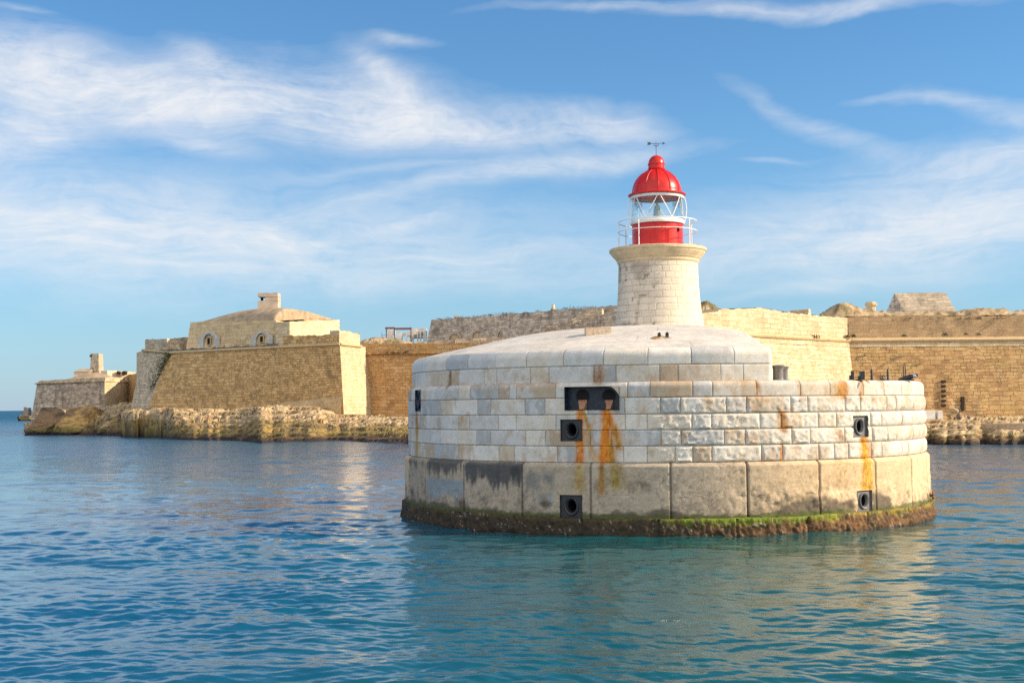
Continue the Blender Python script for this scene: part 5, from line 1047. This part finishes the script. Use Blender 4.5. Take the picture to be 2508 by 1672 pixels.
# ================================================================== rocky shore
def strata(z, h, soft=.35, ph=0.0):
    q = (z + ph) / h; fl = np.floor(q); f = q - fl; return (fl + sst(f, .5 - soft, .5 + soft)) * h - ph
def shore(name, stations, nt, nu, seed, label, hmax, green=1.0, lay=.7, ext=2.0):
    """stations: (px, waterline y, top y, top distance offset, base distance, base z, steepness)"""
    st = np.array(stations, float); xs = np.linspace(st[0, 0], st[-1, 0], nt); S = np.stack([np.interp(xs, st[:, 0], st[:, i]) for i in range(7)], 1)
    u = np.concatenate([np.linspace(-.12, 0, 5)[:-1], np.linspace(0, 1, nu) ** 1.5]); P = np.zeros((nt, len(u), 3))
    jit = (fbm(xs * .022, 0, seed, 4, seed, .55) - .5)
    for i in range(nt):
        px, yw, yt, dt, Yb, zb, k = S[i]; w = atz(px, yw); Yw = w[1] + jit[i] * 13; tx = w[0] / w[1]
        Yt = Yw + dt; zt = at(px, yt, Yt)[2]
        for j, q in enumerate(u):
            if q < 0: Y = Yw + q * 12; z = q * 14
            else:
                Y = Yw + (Yb - Yw) * q; d = (Y - Yw)
                z = zt * min(1, d / max(dt, .1)) ** k if d < dt else zt + (zb - zt) * min(1, (d - dt) / max(Yb - Yt, 1))
            P[i, j] = (tx * Y, Y, z)
    ZT = np.array([max(1.2, at(S[i][0], S[i][2], atz(S[i][0], S[i][1])[1] + S[i][3])[2]) for i in range(nt)])[:, None]
    X, Y, Z = P[..., 0], P[..., 1], P[..., 2]; amt = np.clip(Z / 1.5, 0, 1) * np.clip((1.02 - u)[None] * 8, 0, 1)
    n1 = fbm(X * .06, Y * .13, 0, 4, seed + 1, .5) - .5; n2 = fbm(X * .22, Y * .42, 0, 6, seed + 2, .62) - .5; n3 = fbm(X * .9, Y * 1.2, Z * .7, 5, seed + 3, .66) - .5
    rid = 1 - np.abs(2 * fbm(X * .22, Y * .5, 3, 5, seed + 9, .6) - 1); crack = sst(rid, .93, .985)
    Z2 = Z + amt * (n1 * 1.0 + n2 * .75) + np.clip(Z + .6, 0, 1) * n2 * .6
    Zs = strata(Z2 + .35 * n2, lay, .10, .2 + .5 * n1); Z3 = np.where(Z > .2, lerp(Z2, Zs, .5), Z2) + n3 * .30 * np.clip(Z + .3, .1, 1) - .7 * crack * np.clip(Z, 0, 1)
    Xo = X + n2 * 1.2 + n3 * .5; Yo = Y + ((fbm(X * .16, Y * .3, Z * 1.6, 5, seed + 4, .62) - .5) * 2.6 + n3 * .35) * np.clip(u + .15, 0, 1)[None]
    P = np.stack([Xo, Yo, Z3], -1)
    und = 1.3 * (fbm(X * .05, Y * .05, 2, 4, seed + 12) - .5)
    C = np.array((.50, .365, .20)) * (.70 + .6 * fbm(X * .6, Y * .6, Z, 5, seed + 5, .6))[..., None]
    C = lerp(C, np.array((.27, .16, .07)), (sst(fbm(X * .25, Y * .5, Z * 2.2, 6, seed + 6, .66), .52, .62) * .8)[..., None])
    C = lerp(C, np.array((.09, .07, .045)), (np.clip(.85 * sst(n3 * -1 - .5 * n2, .05, .15) * (.35 + .65 * (1 - sst(Z3, 1.5, 3.5))) + .9 * crack, 0, .9))[..., None])
    hz = Z3 + .8 * n1 + 1.8 * n2 + .9 * n3
    mot = fbm(X * .9, Y * .9, Z * 2.2, 6, seed + 15, .68); wet = 1 - sst((hz + .7 * und) / ZT, .48, .72)
    C = lerp(C, lerp(np.array((.25, .17, .05)), np.array((.065, .05, .028)), sst(mot, .46, .58)[..., None]), (wet * .9)[..., None])
    C = lerp(C, np.array((.16, .115, .07)), (.75 * sst(fbm(X * .35, Y * 1.1, Z * 3.0, 6, seed + 16, .68), .54, .61) * (1 - wet))[..., None])
    C = lerp(C, np.array((.115, .135, .02)), ((1 - sst(np.abs(hz - .75), .2, .5)) * green * sst(fbm(X * .4, Y * .4, 3, 5, seed + 8, .65), .42, .58))[..., None])
    C = lerp(C, np.array((.13, .065, .032)), ((1 - sst(hz, .7, 1.15)) * .8)[..., None]); C = lerp(C, np.array((.035, .026, .022)), (1 - sst(hz, .3, .62))[..., None])
    mb = MB(); mb.grid(P, C); o = mb.build(name, M_ROCK, None, smooth='all'); tag(o, label, 'rocks', kind='structure'); return o
#        px   yw     ytop  dt  Ybase zb  k
shore('rocky_shore', [(296, 1069, 1012, 3, 285, 4.5, .35), (303, 1069, 1006, 2.5, 282, 5, .22), (340, 1070, 1001, 2.5, 272, 5, .2), (400, 1071, 1000, 4, 268, 5, .25), (425, 1074, 1001, 10, 264, 5, .4), (470, 1076, 1003, 18, 262, 5, .7),
  (520, 1077, 1009, 22, 258, 4.6, .85), (560, 1077, 1009, 22, 256, 4.2, .85), (600, 1080, 1003, 28, 254, 4.2, 1.0), (640, 1083, 996, 34, 252, 4.8, 1.0), (700, 1083, 996, 34, 248, 4.6, 1.0), (760, 1081, 997, 32, 243, 4.2, 1.0), (800, 1079, 1003, 30, 240, 4, 1.0), (830, 1080, 1018, 30, 238, 3.6, .95), (900, 1083, 1020, 36, 246, 3.0, .95), (1000, 1085, 1022, 40, 250, 3.0, .95), (1120, 1086, 1022, 42, 252, 3.4, .95), (1300, 1087, 1016, 42, 254, 3.4, .65)], 620, 120, 201, 'pale layered limestone shore in front of the bastion', 5)
shore('rocky_shore', [(1500, 1089, 1054, 8, 172, 2.9, .5), (2100, 1089, 1054, 8, 184, 2.9, .5), (2260, 1088, 1052, 8, 184, 2.9, .45), (2330, 1088, 1053, 8, 184, 3.0, .45), (2400, 1088, 1054, 8, 183, 3.1, .45), (2508, 1087, 1054, 8, 182, 3.2, .45), (2800, 1087, 1054, 8, 180, 3.2, .45)], 460, 110, 231, 'pale slabs of limestone shore with green weed at the waterline', 3, 1.0, .45)
# far-left rocks and the shelf beneath the outwork
shore('rocky_shelf', [(60, 1066, 1050, 16, 304, 2.0, .5), (100, 1064, 1012, 24, 304, 3.0, .4), (160, 1063, 1003, 26, 302, 4.6, .4), (230, 1064, 1006, 22, 300, 4.6, .3), (262, 1065, 994, 26, 300, 5.5, .4), (300, 1066, 985, 26, 300, 6, .4), (340, 1066, 985, 26, 296, 6, .4)], 200, 70, 261, 'shaded rocky shelf under the far outwork', 4, .4)
def boulder(name, ctr, dims, seed, label, cat='rock', lean=0.0, group=None, colr=((.46, .33, .185), (.20, .12, .06)), rough=1.0, wl=True):
    n = 90; t = np.linspace(0, 2 * pi, 2 * n, endpoint=False); p = np.linspace(.02, pi - .02, n); T, Q = np.meshgrid(t, p, indexing='ij'); g = np.random.default_rng(seed)
    D = np.stack([np.sin(Q) * np.cos(T), np.sin(Q) * np.sin(T), np.cos(Q)], -1); r_ = np.full(T.shape, 1.25)
    for q in range(22):                                             # broken flat faces
        pn = g.normal(0, 1, 3); pn[2] *= .7; pn /= np.linalg.norm(pn); k_ = D @ pn; r_ = np.minimum(r_, np.where(k_ > .05, g.uniform(.78, 1.02) / np.maximum(k_, .05), 9))
    D = D * r_[..., None]; d = dims; P = D * np.array(d) / 2; s_ = 2.6 / max(d[1], .6)
    n1 = fbm(P[..., 0] * .5 * s_, P[..., 1] * .6 * s_, P[..., 2] * 1.0 * s_, 6, seed, .62) - .5; n2 = fbm(P[..., 0] * 2 * s_, P[..., 1] * 2 * s_, P[..., 2] * 4 * s_, 5, seed + 1, .65) - .5
    P = P * (1 + rough * (.42 * n1 + .24 * n2))[..., None]; P[..., 0] += lean * P[..., 2]
    P = P + np.array(ctr); Z = P[..., 2]
    C = lerp(np.array(colr[0]), np.array(colr[1]), sst(n1 + .6 * n2, -.08, .18)[..., None])
    if wl: C = lerp(C, np.array((.13, .12, .03)), (.8 * (1 - sst(Z + 1.2 * n2, .9, 1.8)))[..., None]); C = lerp(C, np.array((.035, .025, .02)), (1 - sst(Z + .8 * n2, .3, .8))[..., None])
    mb = MB(); mb.grid(P, C, closed=True); o = mb.build(name, M_ROCK if wl else M_RUBBLE, None, smooth='all'); tag(o, label, cat, group); return o
def rock_px(x0, x1, ytop, yw, depth, **k):
    Y = atz((x0 + x1) / 2, yw)[1]; a_, b_ = at(x0, yw, Y), at(x1, yw, Y); zt = at(x0, ytop, Y)[2]
    return boulder('rock', ((a_[0] + b_[0]) / 2, Y + depth * .45, (zt - 1.2) / 2), ((b_[0] - a_[0]) * 1.05, depth, zt + 1.6), **k)
rock_px(52, 150, 1010, 1064, 9, seed=301, label='dark weathered sea rock with a pointed nose, outermost on the left', lean=.35, colr=((.24, .15, .08), (.10, .07, .045)))
rock_px(125, 232, 1004, 1064, 9, seed=311, label='golden sunlit sea rock with deep hollows, second from the left', colr=((.50, .31, .11), (.20, .12, .06)))
rock_px(228, 300, 1033, 1065, 6, seed=321, label='low flat rock in the gap between the golden rock and the headland', rough=.6)
rock_px(36, 78, 1010, 1030, 8, seed=331, label='small dark rock farthest out, behind the pointed one', colr=((.17, .13, .10), (.08, .06, .05)))
lo = at(260, 1030, 288); mb = MB(); c0, c1 = at(226, 1036, 282), at(300, 1034, 282); a_ = []
qb = solid('quay_block', [setz(c0, 0), setz(c1, 0), off(setz(c1, 0), 0, 6), off(setz(c0, 0), 0, 6)], [setz(c0, at(226, 1011, 282)[2]), setz(c1, at(300, 1009, 282)[2]), off(setz(c1, at(300, 1009, 282)[2]), 0, 6), off(setz(c0, at(226, 1011, 282)[2]), 0, 6)], M_BROWN, None, .1, .15, 341); tag(qb, 'straight cut brown rock ledge between the golden sea rock and the headland', 'quay')
# right shore: cut quay block, white blocks, boulders
c0 = at(2456, 1066, 160); c0[2] = .3; tz = at(2456, 1037, 160)[2]; e1_ = at(2700, 1066, 158); e1_[2] = .3
qb = solid('quay_block', [c0, e1_, off(e1_, 0, 7), off(c0, -1.6, 3), ], [setz(c0, tz), setz(e1_, tz), off(setz(e1_, tz), 0, 7), off(setz(c0, tz), -1.6, 3)], mat_plain('speckled_concrete', (.44, .33, .22), .9, 0, .5, 2.5, bs=.5), None, .05, .06, 351); tag(qb, 'rough concrete quay block at the right edge of the shore', 'quay')
for x0, x1, y0, y1, lb in ((2240, 2291, 1005, 1017, 'long white block lying at the foot of the right wall'), (2297, 2309, 1005, 1016, 'short square white block at the end of the long white one')):
    a_ = at(x0, y1, 174); b_ = at(x1, y0, 174); mb = MB(); mb.box((a_[0], 174, a_[2] - .6), (b_[0], 175.4, b_[2])); o = mb.build('white_block', M_WSTONE, None, bevel=.06); tag(o, lb, 'stone block')
for i, (x0, x1, y0, y1, cc, lb) in enumerate(((2330, 2346, 1001, 1010, (.55, .44, .3), 'flat pale boulder below the doorway'), (2343, 2355, 1012, 1023, (.24, .19, .19), 'round grey purple boulder on the slabs'), (2370, 2377, 1016, 1023, (.25, .22, .27), 'small grey blue boulder right of the round one'), (2319, 2331, 1012, 1021, (.46, .36, .2), 'tan boulder beside the short white block'))):
    a_ = at(x0, y1, 168); b_ = at(x1, y0, 168); w = b_[0] - a_[0]; h = b_[2] - a_[2]
    boulder('boulder', (a_[0] + w / 2, 168, a_[2] + h * .4), (w * 1.1, w, h * 1.4), 361 + i * 7, lb, 'boulder', colr=(cc, tuple(v * .7 for v in cc)), rough=.5, wl=False)

# ---- plants growing from the walls
for i, (x, w) in enumerate(((180, 5), (232, 8), (280, 7), (350, 12), (452, 8), (505, 10), (568, 9))):
    p = at(*z6(x, 607), 244.8); o = tuft(p + (0, -.6, 0), w * .062, 400 + i); tag(o, 'small dark plant growing along the ledge of the orange wall', 'plant', 'plants along the orange wall')
RTF = [((860, 430), 'withered plant hanging from the sunlit string course', 1), ((1085, 424), 'green plant at the corner where sunlit and shaded walls meet', .7), ((1133, 421), 'green plant just right of the wall corner', .7), ((1500, 416), 'dark plant on the string course below the gabled building', .6), ((1790, 410), 'wide low plant on the string course right of the gabled building', .7), ((1940, 405), 'plant on the string course near the right edge, left one of two', .55), ((2028, 407), 'plant on the string course near the right edge, right one of two', .55)]
for i, ((x, y), lb, r_) in enumerate(RTF):
    px, py = z3(x, y); Yq = Yof(px) if px < 2078 else KY - .6; o = tuft(at(px, py, Yq - .35), r_ * .75, 430 + i); tag(o, lb, 'plant', 'plants on the right curtain wall')
g = np.random.default_rng(9)
iv = MB()
for s_ in np.linspace(0, 1, 26):
    c = at(*z5(385 - 150 * s_ + g.normal(0, 14), 610 + 270 * s_), YL - .5 + 0 * s_); 
    for k in range(46):
        d = g.normal(0, 1, 3); e1_ = d / np.linalg.norm(d); e2_ = np.cross(e1_, g.normal(0, 1, 3)); e2_ /= np.linalg.norm(e2_); q = c + (g.normal(0, .8), -abs(g.normal(0, .15)) + 1.5 * s_ - .2, g.normal(0, .55)); s2 = .16
        iv.add([q - e1_ * s2, q + e2_ * s2 * .6, q + e1_ * s2, q - e2_ * s2 * .6], [[[0, 1, 2, 3]]])
sc_ = MB()
def scrub(p, r, k):
    for _ in range(k):
        d = g.normal(0, 1, 3); e1_ = d / np.linalg.norm(d); e2_ = np.cross(e1_, g.normal(0, 1, 3)); e2_ /= np.linalg.norm(e2_); q = np.array(p) + g.normal(0, 1, 3) * (r, r * .5, r * .35) + (0, 0, r * .3); s2 = r * .3
        sc_.add([q - e1_ * s2, q + e2_ * s2 * .6, q + e1_ * s2, q - e2_ * s2 * .6], [[[0, 1, 2, 3]]])
for s_ in g.uniform(.02, .75, 46): scrub(h0_ + (h1_ - h0_) * s_ + (0, g.uniform(.2, 2.0), .05), g.uniform(.18, .5), 22)
for px in list(g.uniform(2085, 2500, 34)): q = P_at(px, KY + g.uniform(.3, 2.5), 16.75); scrub(q, g.uniform(.15, .4), 20)
for px in list(g.uniform(1740, 2060, 18)): q = P_at(px, Yof(px) + g.uniform(.6, 2.0), 16.4); scrub(q, g.uniform(.12, .3), 16)
for s_ in g.uniform(0, 1, 26): scrub(TL + (TR - TL) * (.66 * s_) + (0, g.uniform(.1, 1.0), .75), g.uniform(.15, .35), 20)
o = sc_.build('scrub', mat_plain('dry_scrub', (.12, .105, .05), .9, 0, .6, 2.0)); tag(o, 'dry low scrub scattered along the rampart tops', 'scrub', kind='stuff')
o = iv.build('creeper', M_LEAF); tag(o, 'dark creeper spreading down the left corner of the large bastion', 'plant', kind='stuff')
